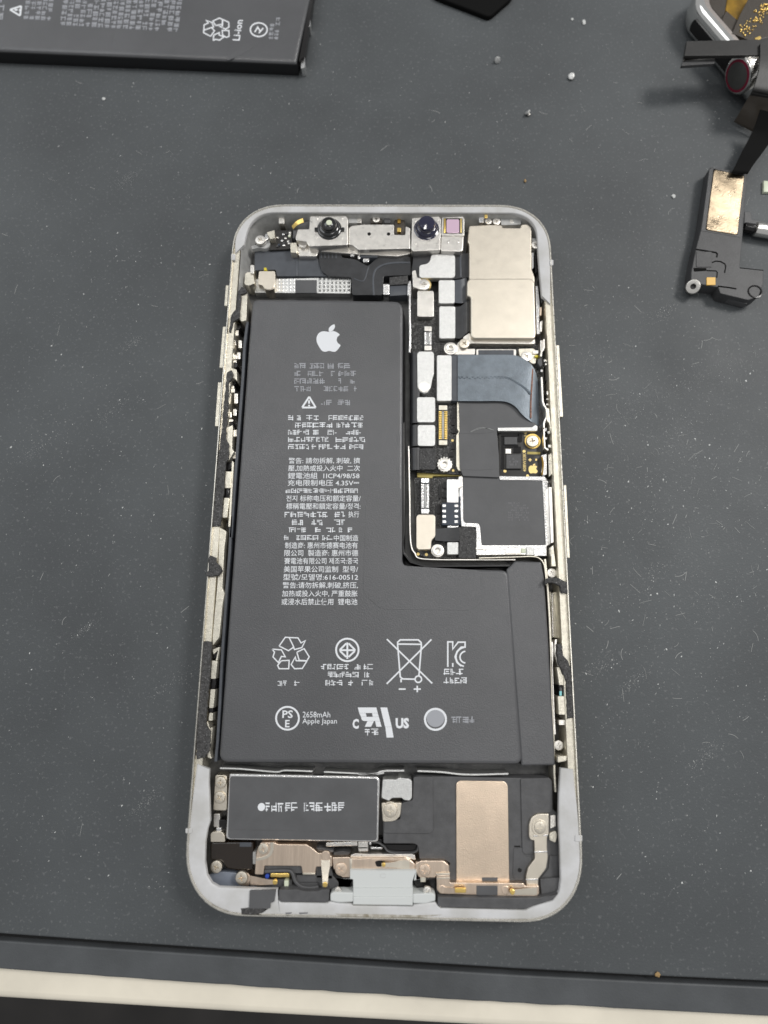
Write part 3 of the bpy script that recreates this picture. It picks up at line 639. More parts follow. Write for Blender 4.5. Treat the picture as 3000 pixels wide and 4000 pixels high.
prism('plastic_block', A, [(615, 262), (745, 232), (745, 310), (640, 310), (625, 375), (608, 375)], 4.6, FL, 'plastic_black', PH, r=6)
prism('contact_block', A, [(588, 412), (640, 408), (645, 470), (640, 492), (592, 490)], 5.2, FL, 'ledge_cream', PH, r=8); disc('contact_ring', A, 690, 420, 34, 5.2, FL, 'nickel', PH)
prism('camera_base', A, [(640, 440), (1060, 445), (1140, 475), (1560, 480), (1560, 500), (1460, 520), (1150, 505), (820, 478), (800, 520), (660, 520)], 4.4, FL, 'nickel', PH, r=6)
CB = prism('camera_bracket', A, [(748, 196), (1040, 194), (1056, 215), (1055, 428), (742, 440), (722, 402), (640, 392), (630, 372), (648, 302), (742, 300)], 6.2, 4.2, 'nickel', PH, r=10, b=.12)
def lens(c, x, y, par, m, rings, glint):
    o = c.p(x, y, 6.2); return lathe('lens', o, rings, m, par, 44)
lens(A, 905, 300, CB, 'lens_black', [(2.75, -.5), (2.75, .12), (2.6, .3), (2.35, .35), (2.3, .75), (2.1, .95), (1.75, 1.0), (1.7, 1.75), (1.5, 2.0), (1.05, 2.05), (.95, 1.9), (.5, 2.1), (.01, 2.18)], 1)
for sx in (800, 1012): rect('lens_lug', A, sx - 16, 285, sx + 16, 315, 6.5, 6.0, 'lens_black', CB, r=6)
disc('lens_glint', A, 903, 246, 24, 8.42, 8.3, 'green_white', CB)  # pale disc painted in as the glint on the lens
for x, y in ((800, 215), (1005, 212), (797, 362), (1002, 370)): disc('dimple', A, x, y, 13, 6.27, 6.1, 'nickel', CB)
MP = prism('middle_plate', A, [(1062, 290), (1088, 272), (1180, 262), (1428, 262), (1430, 345), (1520, 346), (1524, 275), (1560, 292), (1560, 458), (1140, 468), (1096, 432), (1062, 426)], 5.8, 4.2, 'nickel', PH, r=8, b=.12)
for x in (1228, 1385): disc('hole', A, x, 340, 15, 5.82, 5.7, 'plastic_gloss', MP, b=0)
rect('gold_contact', A, 1455, 288, 1485, 320, 5.4, FL, 'gold', PH, r=6); rect('plastic_block', A, 1435, 200, 1515, 340, 4.6, FL, 'brown_flex', PH); strip('gold_contact', A, [(1470, 200), (1470, 250)], 26, 4.9, FL, 'amber_flex', PH)
for x0, x1, m in ((1060, 1130, 'frost'), (1130, 1165, 'nickel'), (1240, 1330, 'brown_flex'), (1350, 1400, 'plastic_black')): rect('wall_part', A, x0, 196, x1, 250, 5.0, FL, m, PH, r=6)
screw(A, 1285, 218, 30, 5.3, PH); rect('wall_part', A, 495, 195, 540, 255, 5.2, FL, 'nickel', PH, r=6)
FB = prism('camera_bracket', B, [(228, 210), (445, 196), (460, 218), (456, 468), (232, 480), (220, 452)], 6.2, 4.0, 'nickel', PH, r=10, b=.12)
lens(B, 343, 300, FB, 'lens_navy', [(2.8, -.3), (2.8, .1), (2.6, .2), (2.45, .25), (2.3, .8), (2.05, 1.0), (1.9, 1.05), (1.85, 1.9), (1.7, 2.1), (1.2, 2.2), (.6, 2.32), (.01, 2.36)], 1)
for x, y in ((252, 415), (433, 420), (250, 235), (430, 225)): disc('dimple', B, x, y, 12, 6.27, 6.1, 'nickel', FB)
SB = prism('sensor_bracket', B, [(470, 205), (640, 196), (652, 215), (650, 352), (462, 352)], 6.2, 4.0, 'nickel', PH, r=8, b=.12); prism('sensor_bracket', B, [(464, 354), (646, 354), (640, 470), (625, 482), (462, 478)], 5.9, 4.0, 'nickel', PH, r=8, b=.2)
rect('sensor_well', B, 482, 212, 636, 335, 6.25, 6.1, 'brown_gloss', SB, r=4, b=0); rect('sensor_window', B, 506, 220, 610, 330, 6.4, 6.2, 'pink_window', SB, r=14)
strip('sensor_edge', B, [(492, 215), (492, 330)], 14, 6.32, 6.2, 'gold', SB); strip('sensor_edge', B, [(624, 215), (624, 330)], 12, 6.32, 6.2, 'gold_print', SB)
for x in (515, 597): disc('dimple', B, x, 404, 11, 5.97, 5.8, 'nickel', PH)
# ------------------------------------------------------------------ rear camera shield
CS = prism('camera_shield', B, [(690, 272), (860, 263), (955, 266), (960, 288), (1105, 290), (1110, 262), (1160, 258), (1196, 285), (1196, 620), (1222, 690), (1222, 760), (690, 760), (690, 420), (678, 405)], 5.6, FL, 'shield_beige', PH, r=14, b=.22, seg=4)
prism('camera_shield', B, [(672, 725), (692, 700), (1190, 698), (1220, 722), (1232, 1150), (1222, 1188), (725, 1186), (702, 1165), (702, 850), (672, 842)], 6.0, FL, 'shield_beige', PH, r=18, b=.3, seg=4)
prism('shield_flange', B, [(640, 1175), (690, 1140), (720, 1190), (1225, 1192), (1222, 1232), (700, 1226), (660, 1250)], 4.9, FL, 'nickel', PH, r=8); screw(C, 650, 85, 43, 5.4, PH, 'shield_beige')
prism('frame_tab', B, [(945, 215), (1105, 212), (1112, 262), (950, 268)], 4.9, FL, 'frost', PH, r=8); rect('frame_tab', B, 1018, 222, 1048, 250, 5.0, 4.8, 'nickel', PH, r=6)
screw(B, 912, 236, 32, 5.2, PH); screw(B, 845, 236, 28, 5.0, PH); rect('spring_contact', B, 770, 200, 810, 245, 5.6, FL, 'nickel_bright', PH, r=10); rect('gold_contact', B, 815, 182, 838, 208, 6.6, 6.3, 'gold', PH, r=4)
prism('frame_tab', B, [(1198, 370), (1255, 380), (1275, 415), (1245, 450), (1230, 470), (1200, 470)], 4.9, FL, 'frost', PH, r=8); screw(B, 1232, 425, 38, 5.5, PH)
for pts, m in (([(1195, 490), (1215, 490), (1215, 610), (1195, 635)], 'nickel_bright'), ([(1222, 500), (1240, 500), (1250, 640), (1225, 660)], 'plastic_gloss'), ([(1228, 760), (1248, 760), (1262, 900), (1255, 1050), (1262, 1150), (1238, 1150)], 'nickel_bright'), ([(1255, 690), (1290, 640), (1300, 880), (1275, 900)], 'bay_grey'), ([(1262, 930), (1280, 930), (1275, 1000), (1262, 1000)], 'copper'), ([(1262, 1050), (1285, 1040), (1280, 1130), (1262, 1135)], 'nickel')):
    prism('antenna_part', B, pts, 5.0, FL, m, PH, r=6)
prism('side_bracket', C, [(1265, 60), (1290, 60), (1290, 135), (1265, 150)], 5.2, FL, 'nickel', PH, r=5)
# ------------------------------------------------------------------ logic board, upper storey
LB = prism('logic_board', C, [(225, -270), (640, -270), (660, -60), (1290, 110), (1300, 470), (1285, 1165), (640, 1150), (270, 1130), (270, 900), (225, 700)], 3.6, FL, 'board_black', PH, b=.05)
prism('board_bracket', B, [(228, 640), (255, 630), (268, 690), (300, 700), (300, 790), (265, 780), (235, 770)], 5.0, FL, 'nickel', LB, r=8); disc('gold_ring', B, 326, 750, 56, 4.3, 3.6, 'gold_print', LB); screw(B, 323, 748, 50, 5.0, LB)
def conn(c, pts, m='plate_silver', z=4.8, r=16, name='connector_plate'): return prism(name, c, pts, z, 3.5, m, LB, r=r, b=.1)
def box(x0, y0, x1, y1): return [(x0, y0), (x1, y0), (x1, y1), (x0, y1)]
prism('connector_flex', B, [(240, 500), (690, 495), (690, 690), (560, 705), (290, 705), (270, 690), (225, 640)], 4.4, 3.4, 'flex_black', LB, r=10)
conn(B, [(385, 503), (560, 500), (576, 518), (576, 680), (560, 695), (300, 695), (285, 680), (285, 602), (300, 588), (345, 582), (372, 560)], z=4.9)
conn(B, box(443, 713, 573, 902)); conn(B, box(447, 925, 578, 1186)); conn(B, box(270, 800, 403, 1010), 'nickel')
ribbon('connector_flex', B, [(560, 715, 4.5, 560, 895, 4.5), (620, 708, 4.6, 625, 900, 4.6), (672, 690, 4.2, 668, 890, 4.2)], 'flex_satin', LB); ribbon('connector_flex', B, [(565, 930, 4.5, 565, 1180, 4.5), (620, 925, 4.7, 620, 1185, 4.7), (660, 890, 4.9, 660, 1150, 4.9), (705, 850, 4.6, 705, 1120, 4.6)], 'flex_black', LB)
strip('flex_fold', B, [(618, 510), (622, 690)], 14, 4.48, 4.3, 'flex_satin', LB)
conn(C, [(285, 150), (390, 150), (405, 166), (405, 330), (390, 380), (380, 440), (355, 483), (325, 492), (290, 478), (270, 440), (267, 170)], 'plate_silver', r=10); conn(C, box(265, 520, 415, 725), r=22); conn(C, box(272, 745, 415, 917), r=22); conn(C, box(285, 935, 420, 1108), 'foam_black', r=22)
disc('plate_boss', C, 325, 438, 46, 4.95, 4.7, 'nickel', LB)
for y0, y1 in ((158, 728), (745, 915), (930, 1110)): ribbon('connector_flex', C, [(288, y0, 4.7, 288, y1, 4.7), (250, y0, 4.8, 250, y1, 4.8), (222, y0 + 5, 4.3, 222, y1 + 4, 4.3), (208, y0 + 20, 3.0, 208, y1 + 8, 3.0)], 'flex_black', LB)
conn(C, box(428, 180, 548, 552), z=5.2, r=16)
rect('connector_flex', C, 545, 182, 604, 552, 4.9, 3.5, 'flex_satin', LB, r=4)
FX = ribbon('wide_flex_cable', C, [(598, 180, 5.2, 598, 552, 5.2), (760, 178, 5.3, 760, 553, 5.3), (930, 178, 5.3, 925, 552, 5.3), (1060, 182, 5.3, 1000, 562, 5.3), (1140, 215, 5.3, 1065, 598, 5.3), (1200, 265, 5.2, 1120, 662, 5.2), (1232, 330, 4.8, 1185, 715, 4.9), (1250, 420, 4.2, 1230, 742, 4.3), (1258, 540, 3.4, 1255, 756, 3.6)], 'flex_blue', LB, across=8)
V = []; Fc = []
def bump(c, x, y, a, b, z, h):
    k = len(V); V.extend([c.p(x + a * math.cos(t * math.pi / 3), y + b * math.sin(t * math.pi / 3), z) for t in range(6)]); V.append(c.p(x, y, z + h)); Fc.extend([(k + t, k + (t + 1) % 6, k + 6) for t in range(6)])
pts = smooth_line([(605, 360), (760, 365), (900, 360), (1000, 365), (1060, 395), (1110, 425), (1150, 455), (1185, 490)], 8)
for i, q in enumerate(pts): bump(C, q[0], q[1] + (5 if i % 2 else -5), 9, 6, 5.3, .12)
mk('crease_beads', V, Fc, 'flex_blue', FX, 30, 'stuff')
strip('connector_flex', C, [(1205, 290), (1198, 420), (1190, 560), (1190, 690)], 12, 5.17, 5.02, 'flex_copper_edge', LB)
standoff(C, 540, 122, 56, 5.2, LB, z0=3.5); prism('board_bracket', C, [(580, 118), (605, 70), (640, 130), (738, 128), (735, 176), (560, 178)], 4.6, 3.5, 'nickel', LB, r=8)
rect('shield_can', C, 748, 132, 1070, 200, 4.5, 3.5, 'nickel', LB, r=8); rect('black_pad', C, 764, 138, 1052, 200, 4.62, 4.4, 'flex_satin', LB, r=8)
prism('board_bracket', C, [(1088, 128), (1210, 125), (1240, 150), (1230, 250), (1200, 250), (1150, 215), (1100, 190)], 4.6, 3.5, 'ledge_cream', LB, r=12); screw(C, 1155, 190, 44, 4.95, LB); rect('small_component', C, 1222, 180, 1250, 197, 5.0, 3.6, 'yellow', LB); rect('small_component', C, 1205, 140, 1250, 170, 4.9, 3.6, 'nickel', LB, r=6)
def fpc(c, x0, y0, x1, y1, n, pin, endm, z=4.4):
    bs = rect('socket', c, x0, y0, x1, y1, z - .25, 3.3, 'chip_grey', LB, r=6)
    for ya, yb in ((y0 - 4, y0 + 36), (y1 - 36, y1 + 4)): rect('socket_end', c, x0 + 4, ya, x1 - 4, yb, z + .05, 3.4, endm, bs, r=6)
    rect('socket_tongue', c, (x0 + x1) / 2 - 7, y0 + 45, (x0 + x1) / 2 + 7, y1 - 45, z + .02, 3.4, 'frost', bs, r=2)
    ref = None
    for i in range(n):
        for xx in (x0 + (x1 - x0) * .2, x0 + (x1 - x0) * .8):
            yy = y0 + 50 + (y1 - y0 - 100) * i / (n - 1); hw = (x1 - x0) * .15
            rect('pin', c, xx - hw, yy - 5, xx + hw, yy + 5, z - .05, z - .4, pin, bs, b=.03)
fpc(C, 440, 590, 516, 905, 16, 'gold', 'ledge_cream'); fpc(D, 298, 455, 368, 735, 16, 'nickel_bright', 'nickel_bright'); fpc(C, 324, -50, 388, 138, 9, 'nickel_bright', 'nickel')
standoff(C, 492, 1066, 58, 4.9, LB, z0=3.5)
for i in range(30):
    t = i * math.pi / 15; r = 57; rect('knurl', C, 492 + r * math.cos(t) - 5, 1066 + r * math.sin(t) - 5, 492 + r * math.cos(t) + 5, 1066 + r * math.sin(t) + 5, 4.62, 3.6, 'nickel', LB, b=.03) if i % 2 == 0 else None
for x, y in ((555, 872), (560, 1115), (262, 1080)): disc('test_point', C, x, y, 11, 3.66, 3.5, 'gold_print', LB, b=.02)
prism('board_edge', C, [(268, 1122), (395, 1135), (632, 1145), (632, 1160), (400, 1162), (390, 1178), (270, 1170)], 3.0, FL, 'board_edge', LB, r=4)
prism('shield_can', C, [(592, 556), (640, 556), (640, 1118), (602, 1116), (585, 1080), (585, 830), (605, 800), (592, 780)], 4.4, 3.4, 'ledge_cream', LB, r=8)
for x, y, wd, h in ((565, 650, 16, 40), (562, 720, 14, 30), (568, 790, 16, 24), (560, 920, 14, 26), (545, 985, 20, 20)): rect('sealed_part', C, x - wd, y - h, x + wd, y + h, 3.9, 3.5, 'plastic_gloss', LB, r=8)
GS = prism('graphite_sheet', C, [(606, 540), (940, 540), (1000, 552), (1080, 590), (1160, 680), (1240, 745), (1238, 768), (920, 770), (914, 800), (932, 1000), (935, 1172), (640, 1160), (614, 1090), (608, 810), (614, 790)], 4.65, 3.5, 'sheet_black', LB, r=8)
strip('sheet_crease', C, [(615, 812), (760, 815), (910, 800)], 8, 4.68, 4.5, 'sheet_black', GS); strip('sheet_crease', C, [(630, 1105), (760, 1110), (930, 1098)], 8, 4.68, 4.5, 'sheet_black', GS)
for k in range(2): strip('hair', C, [(700, 800 + k * 5), (770, 770 + k * 8), (830, 772), (890, 792 - k * 6)], 3, 4.72, 4.69, 'dust_grey', GS, b=.01, sm=5)
# chip window
prism('shield_edge', C, [(920, 768), (1200, 764), (1225, 745), (1245, 755), (1242, 795), (922, 796)], 4.9, 3.5, 'plate_silver', LB, r=6)
rect('board_deck', C, 932, 792, 1285, 1172, 3.9, 3.4, 'board_flat', LB)
for x0, y0, x1, y1 in ((945, 805, 1095, 840), (945, 840, 975, 1105), (1080, 815, 1120, 885), (972, 905, 1090, 930), (1045, 920, 1110, 975), (975, 1100, 1110, 1112)): rect('sealed_part', C, x0, y0, x1, y1, 4.02, 3.8, 'plastic_gloss', LB, r=10)
rect('chip', C, 975, 842, 1080, 905, 4.35, 3.8, 'chip_grey', LB, r=6); rect('chip', C, 985, 938, 1030, 980, 4.4, 3.8, 'nickel', LB, r=3); rect('chip', C, 990, 984, 1112, 1100, 4.35, 3.8, 'chip_grey', LB, r=4)
worn_print('worn_text', C, 1010, 1010, 1095, 1080, 3, 4.36, LB, .7, 21, m='print_dim')
disc('gold_ring', C, 1205, 877, 65, 4.1, 3.8, 'gold', LB); screw(C, 1203, 876, 50, 4.7, LB, 'shield_beige')
for x, y, r in ((1135, 960, 13), (980, 1120, 13), (1163, 1158, 12)): disc('test_point', C, x, y, r, 3.98, 3.8, 'gold_print', LB, b=.02)
text_obj("408W33K", C, 1152, 1125, 1150, 975, 26, 3.93, LB, 'gold_print'); text_obj("16", C, 1158, 838, 1157, 805, 24, 3.93, LB, 'gold_print')
prism('board_edge', C, [(1160, 962), (1268, 965), (1266, 985), (1160, 984)], 3.97, 3.8, 'board_edge', LB)
rect('board_pocket', C, 1163, 987, 1270, 1152, 3.96, 3.85, 'board_flat', LB)
fruit(C, [(1205, 1078), (1225, 1075), (1240, 1085), (1232, 1100), (1245, 1122), (1232, 1138), (1208, 1136), (1185, 1138), (1172, 1115), (1174, 1088), (1190, 1075)], [(1206, 1076), (1208, 1065), (1225, 1060), (1222, 1072)], 4.0, LB, 'gold_print')
lines('registration_mark', C, [[(1183, 1016), (1183, 1042)], [(1170, 1029), (1196, 1029)]], 8, 4.0, 'gold_print', LB); flat('registration_mark', C, [[(1226, 1020), (1240, 1020), (1240, 1036), (1226, 1036)]], 4.0, 'gold_print', LB)
prism('foil_tab', C, [(1272, 995), (1290, 985), (1318, 980), (1320, 1150), (1290, 1156), (1275, 1130), (1285, 1060)], 4.9, FL, 'nickel_bright', LB, r=8); strip('foil_edge', C, [(1278, 1000), (1290, 1060), (1282, 1150)], 12, 5.0, 4.6, 'amber_flex', LB, sm=4)
# ------------------------------------------------------------------ logic board, lower storey
LL = prism('lower_board', D, [(242, 448), (640, 440), (1330, 450), (1340, 1090), (560, 1100), (330, 1098), (262, 1050)], 2.9, FL, 'board_black', PH, b=.05)
SH = prism('shield_can', D, [(612, 440), (936, 432), (1300, 440), (1328, 470), (1356, 985), (1318, 1002), (1320, 1072), (745, 1076), (745, 850), (625, 845), (612, 640)], 4.0, FL, 'nickel_bright', PH, r=10, b=.12)
prism('graphite_sheet', D, [(638, 405), (935, 405), (938, 468), (1284, 474), (1312, 994), (792, 994), (778, 832), (762, 816), (656, 812), (642, 790)], 4.15, 3.9, 'sheet_black', SH, r=10)
flat('faint_square', D, [box(965, 605, 1215, 850)], 4.158, 'sheet_black', SH); worn_print('worn_text', D, 1005, 645, 1175, 800, 8, 4.162, SH, .6, 22, m='print_dim')
prism('shield_edge', D, [(934, 438), (1300, 436), (1322, 468), (1288, 476), (1270, 470), (940, 468)], 4.35, 3.9, 'nickel_bright', SH, r=6)
rect('corner_plug', D, 1325, 460, 1358, 520, 4.2, FL, 'brown_gloss', PH)
rect('shield_can', D, 510, 460, 605, 650, 4.2, FL, 'nickel_bright', PH, r=8); rect('shield_can', D, 512, 832, 600, 856, 4.0, FL, 'nickel_bright', PH); rect('shield_can', D, 512, 970, 605, 1070, 4.2, FL, 'plate_silver', PH, r=8)
prism('shield_clip', D, [(605, 440), (632, 430), (636, 520), (600, 540)], 4.3, FL, 'nickel', PH, r=5); rect('shield_slot', D, 606, 600, 622, 830, 4.3, FL, 'chip_blue', PH)
CH = rect('driver_chip', D, 470, 650, 606, 832, 4.4, FL, 'chip_blue', PH, r=4)
for i in range(4):
    y = 675 + i * 43
    for x0, x1 in ((474, 502), (572, 600)): rect('solder_pad', D, x0, y - 11, x1, y + 11, 4.45, 4.2, 'nickel_bright', CH, r=4, b=.03)
for x, y, wd, h in ((490, 510, 14, 26), (488, 590, 16, 22), (440, 700, 16, 40), (455, 560, 10, 60)): rect('sealed_part', D, x - wd, y - h, x + wd, y + h, 3.3, 2.8, 'plastic_gloss', LL, r=10)
prism('connector_plate', D, [(278, 745), (400, 745), (416, 762), (416, 925), (385, 958), (380, 1030), (278, 1032), (262, 1016), (262, 762)], 4.6, 2.8, 'shield_beige', LL, r=14, b=.12)
ribbon('connector_flex', D, [(412, 862, 4.3, 412, 955, 4.3), (480, 858, 4.2, 478, 962, 4.2), (550, 852, 4.3, 550, 965, 4.3), (610, 845, 4.5, 612, 962, 4.5)], 'flex_black', LL)
prism('tape_strip', D, [(606, 848), (720, 846), (748, 875), (744, 1102), (605, 1098), (612, 960)], 4.55, FL, 'foam_black', PH, r=10)
standoff(D, 435, 1038, 54, 4.6, LL, z0=2.8)
for x, y in ((276, 1066), (344, 1070)): disc('test_point', D, x, y, 13, 2.97, 2.8, 'gold_print', LL, b=.02)
prism('shield_rail', D, [(742, 1012), (825, 1012), (825, 1036), (800, 1036), (800, 1030), (745, 1032)], 4.2, 3.9, 'nickel', SH)
for x0, y0, x1, y1, m, z in ((985, 1014, 1110, 1066, 'nickel', 4.25), (1112, 1020, 1148, 1056, 'green_white', 4.3), (1155, 1008, 1215, 1076, 'plate_silver', 4.5), (1218, 1022, 1318, 1082, 'nickel_bright', 4.3)): rect('shield_rail', D, x0, y0, x1, y1, z, 3.6, m, SH, r=4)
strip('bay_wall', D, [(200, 190), (208, 600), (215, 960), (250, 1060), (320, 1106), (700, 1112), (1066, 1112)], 10, 4.5, FL, 'nickel', PH, sm=4)
strip('bay_wall', D, [(770, 1098), (1060, 1090), (1200, 1086), (1260, 1102), (1296, 1150), (1310, 1240), (1316, 1320)], 9, 5.2, FL, 'ledge_cream', PH, sm=4)
strip('bay_wall', C, [(209, -420), (209, -200), (212, 60), (208, 160)], 14, 4.6, FL, 'nickel_bright', PH)
# ------------------------------------------------------------------ bottom end
for pts, c in (([(330, 2), (500, 8), (780, 32), (860, 20), (1080, 28)], E_), ([(1172, 32), (1350, 40), (1570, 50), (1659, 40)], E_), ([(0, 44), (120, 42), (180, 22), (330, 20)], F), ([(425, 22), (600, 30), (780, 48), (1080, 42)], F)):
    strip('bay_wall', c, pts, 13, 4.9, FL, 'plate_silver', PH, sm=4)
HA = prism('haptic_motor', E_, [(408, 46), (1602, 68), (1626, 92), (1614, 590), (1592, 602), (398, 582), (376, 562), (404, 62)], 5.2, FL, 'nickel_bright', PH, r=16, b=.25, seg=3)
HA['label'] = 'flat silver-edged motor box with a black label'
prism('black_label', E_, [(424, 68), (1596, 88), (1608, 102), (1600, 576), (1582, 588), (412, 572), (394, 556), (412, 80)], 5.26, 5.1, 'sheet_black', HA, r=14, b=.03)
strip('label_seam', E_, [(400, 498), (1000, 510), (1598, 522)], 4, 5.275, 5.2, 'plastic_black', HA, b=.01)
disc('logo_print', E_, 666, 316, 30, 5.275, 5.25, 'print_white', HA, b=0); worn_print('worn_text', E_, 700, 268, 1365, 372, 1, 5.272, HA, .9, 31, m='print_white', glyph=.7)
prism('motor_bracket', E_, [(292, 55), (386, 60), (384, 345), (274, 342)], 4.6, FL, 'shield_beige', PH, r=18); screw(E_, 335, 118, 46, 5.0, PH, 'shield_beige'); screw(E_, 325, 240, 46, 5.0, PH, 'shield_beige')
rect('spring_contact', E_, 278, 370, 330, 480, 4.0, FL, 'nickel', PH, r=8); rect('plastic_block', E_, 322, 420, 382, 510, 4.2, FL, 'plastic_gloss', PH, r=5); rect('spring_contact', E_, 300, 485, 340, 520, 4.8, FL, 'nickel_bright', PH, r=6)
prism('contact_block', E_, [(252, 535), (268, 518), (345, 515), (366, 545), (372, 600), (254, 600)], 5.1, FL, 'shield_beige', PH, r=12)
prism('speaker_mesh', E_, [(252, 604), (600, 600), (604, 770), (590, 828), (470, 830), (385, 815), (345, 752), (252, 745)], 4.2, FL, 'brown_gloss', PH, r=14, b=.2); rect('glint_tape', E_, 488, 604, 585, 640, 4.3, 4.1, 'flex_satin', PH, r=8); rect('side_bracket', E_, 596, 682, 622, 780, 4.6, FL, 'frost', PH, r=5)
prism('corner_plate', E_, [(240, 860), (340, 840), (460, 850), (620, 960), (620, 990), (300, 985), (250, 930)], 3.4, FL, 'plastic_ice', PH, r=20); screw(E_, 300, 802, 48, 4.6, PH, 'shield_beige')
prism('contact_arm', E_, [(470, 850), (545, 840), (580, 880), (570, 960), (480, 950), (452, 900)], 4.6, FL, 'copper', PH, r=20); screw(E_, 504, 892, 50, 5.0, PH, 'shield_beige')
PCU = prism('copper_bracket', E_, [(638, 640), (662, 606), (770, 604), (798, 618), (1030, 620), (1066, 640), (1128, 690), (1200, 688), (1238, 720), (1240, 800), (1110, 800), (1100, 862), (1000, 862), (990, 795), (690, 792), (682, 865), (612, 862), (622, 720)], 5.6, FL, 'copper', PH, r=10, b=.1)
PCU['label'] = 'rose copper bracket plate'
strip('pressed_rib', E_, [(750, 606), (752, 660), (730, 705), (690, 728), (625, 742)], 26, 5.7, 5.5, 'shield_beige', PCU, sm=4); screw(E_, 680, 656, 42, 5.72, PCU, 'shield_beige'); rect('bracket_lip', E_, 1000, 848, 1102, 866, 5.66, 5.3, 'shield_beige', PCU)
disc('contact_root', E_, 1186, 712, 36, 5.72, 5.5, 'copper', PCU)
ribbon('spring_contact', E_, [(1150, 745, 5.7, 1222, 745, 5.7), (1152, 800, 5.9, 1220, 800, 5.9), (1158, 870, 6.2, 1208, 870, 6.2), (1160, 930, 6.5, 1204, 930, 6.5), (1162, 965, 6.4, 1200, 965, 6.4)], 'shield_beige', PH); disc('gold_tip', E_, 1181, 946, 20, 6.65, 6.4, 'gold', PH, b=.1)
ribbon('spring_contact', E_, [(578, 872, 5.0, 575, 950, 5.0), (640, 885, 5.2, 640, 950, 5.2), (720, 902, 5.8, 718, 946, 5.8), (795, 908, 6.1, 795, 942, 6.1)], 'copper', PH); disc('gold_tip', E_, 775, 926, 20, 6.2, 5.9, 'gold', PH, b=.1)
for pts, z, m in (([(690, 790), (980, 788), (998, 805), (996, 855), (700, 850)], 5.0, 'plastic_black'), ([(1108, 795), (1225, 795), (1245, 860), (1240, 900), (1110, 890)], 4.8, 'plastic_black'), ([(948, 868), (1240, 868), (1290, 930), (1288, 985), (960, 985)], 4.8, 'plastic_black'), ([(808, 985), (960, 985), (1010, 1000), (1120, 1000), (1160, 985), (1215, 985), (1212, 1078), (1195, 1088), (830, 1084), (806, 1068)], 6.8, 'plastic_black'), ([(975, 930), (1125, 930), (1128, 970), (975, 970)], 5.2, 'chip_grey'), ([(690, 900), (915, 905), (915, 975), (700, 965)], 4.6, 'plastic_black'), ([(1225, 835), (1330, 895), (1405, 905), (1385, 965), (1300, 970), (1230, 930)], 4.4, 'plastic_gloss')):
    prism('microphone_housing', E_, pts, z, FL, m, PH, r=10)
strip('rubber_cable', E_, [(688, 842), (860, 835), (910, 850), (938, 920), (985, 962), (1060, 975), (1130, 965)], 28, 5.6, FL, 'plastic_black', PH, b=.2, sm=5)
rect('gold_contact', E_, 738, 852, 892, 888, 5.5, FL, 'gold', PH, r=14, b=.15); disc('blue_dot', E_, 712, 878, 17, 5.1, FL, 'blue', PH); rect('small_component', E_, 850, 912, 884, 960, 5.3, FL, 'green_white', PH, r=5)
prism('foam_strip', E_, [(572, 992), (785, 988), (770, 1085), (740, 1095), (738, 1138), (565, 1140)], 6.85, 6.4, 'sheet_black', PH, r=8, b=.05); foam(E_, [(495, 1135), (560, 1130), (735, 1138), (680, 1175), (600, 1192), (500, 1185)], 6.62, 6.4)
for x0, x1, y in ((860, 915, 1178), (970, 1045, 1178)): flat('scuff', E_, [[(x0, y - 7), (x1, y - 9), (x1 - 8, y + 3), (x0 + 4, y + 7)]], 6.57, 'print_dim', PH)
flat('grime_streak', T, [[(480, 756), (900, 762), (1250, 770), (1500, 766), (1300, 790), (900, 786), (560, 776)]], 6.565, 'grime', PH); flat('grime_streak', E_, [[(205, 1060), (235, 1085), (330, 1140), (420, 1172), (400, 1178), (300, 1140), (215, 1090)]], 6.565, 'grime', PH)
# middle bar, cable and socket
prism('connector_frame', T, [(412, 100), (700, 88), (704, 128), (410, 136)], 4.4, FL, 'nickel', PH, r=8); prism('connector_clip', T, [(708, 92), (800, 90), (802, 178), (712, 182)], 4.6, FL, 'nickel', PH, r=10); strip('clip_fold', T, [(714, 148), (800, 146)], 10, 4.66, 4.5, 'plastic_gloss', PH)
for x in (500, 600, 630, 820): disc('rivet', T, x, 106, 12, 4.5, 4.2, 'nickel_bright', PH)
prism('flex_cable', T, [(800, 92), (900, 100), (950, 125), (1000, 180), (1240, 180), (1262, 110), (1240, 105), (960, 105), (930, 70), (905, 60), (890, 90)], 3.6, FL, 'plastic_gloss', PH, r=12, b=.2)
strip('rubber_cable', T, [(790, 98), (890, 102), (950, 140), (1000, 188), (1180, 200), (1255, 175), (1262, 110)], 14, 4.4, FL, 'plastic_black', PH, b=.15, sm=5); rect('small_component', T, 825, 140, 930, 160, 3.9, FL, 'nickel_bright', PH, r=6)
prism('connector_frame', T, [(640, 215), (680, 198), (760, 205), (1200, 205), (1235, 215), (1240, 262), (1200, 250), (640, 240)], 4.8, FL, 'nickel', PH, r=8); prism('plastic_block', T, [(480, 190), (560, 175), (640, 190), (600, 225), (480, 225)], 4.2, FL, 'chip_grey', PH, r=8); prism('plastic_block', T, [(300, 150), (360, 145), (480, 170), (480, 190), (340, 185)], 4.2, FL, 'plastic_black', PH, r=8)
MB = prism('copper_bracket', T, [(470, 235), (620, 232), (640, 245), (1150, 243), (1205, 272), (1235, 300), (1238, 352), (640, 352), (632, 420), (560, 420), (480, 340)], 5.5, FL, 'copper', PH, r=10, b=.1)
strip('pressed_rib', T, [(640, 245), (640, 345)], 24, 5.58, 5.4, 'shield_beige', MB); screw(T, 550, 346, 58, 5.62, MB, 'copper'); prism('slot', T, [(862, 275), (900, 262), (960, 268), (960, 320), (880, 322)], 5.52, 5.4, 'plastic_gloss', MB, r=14, b=0)
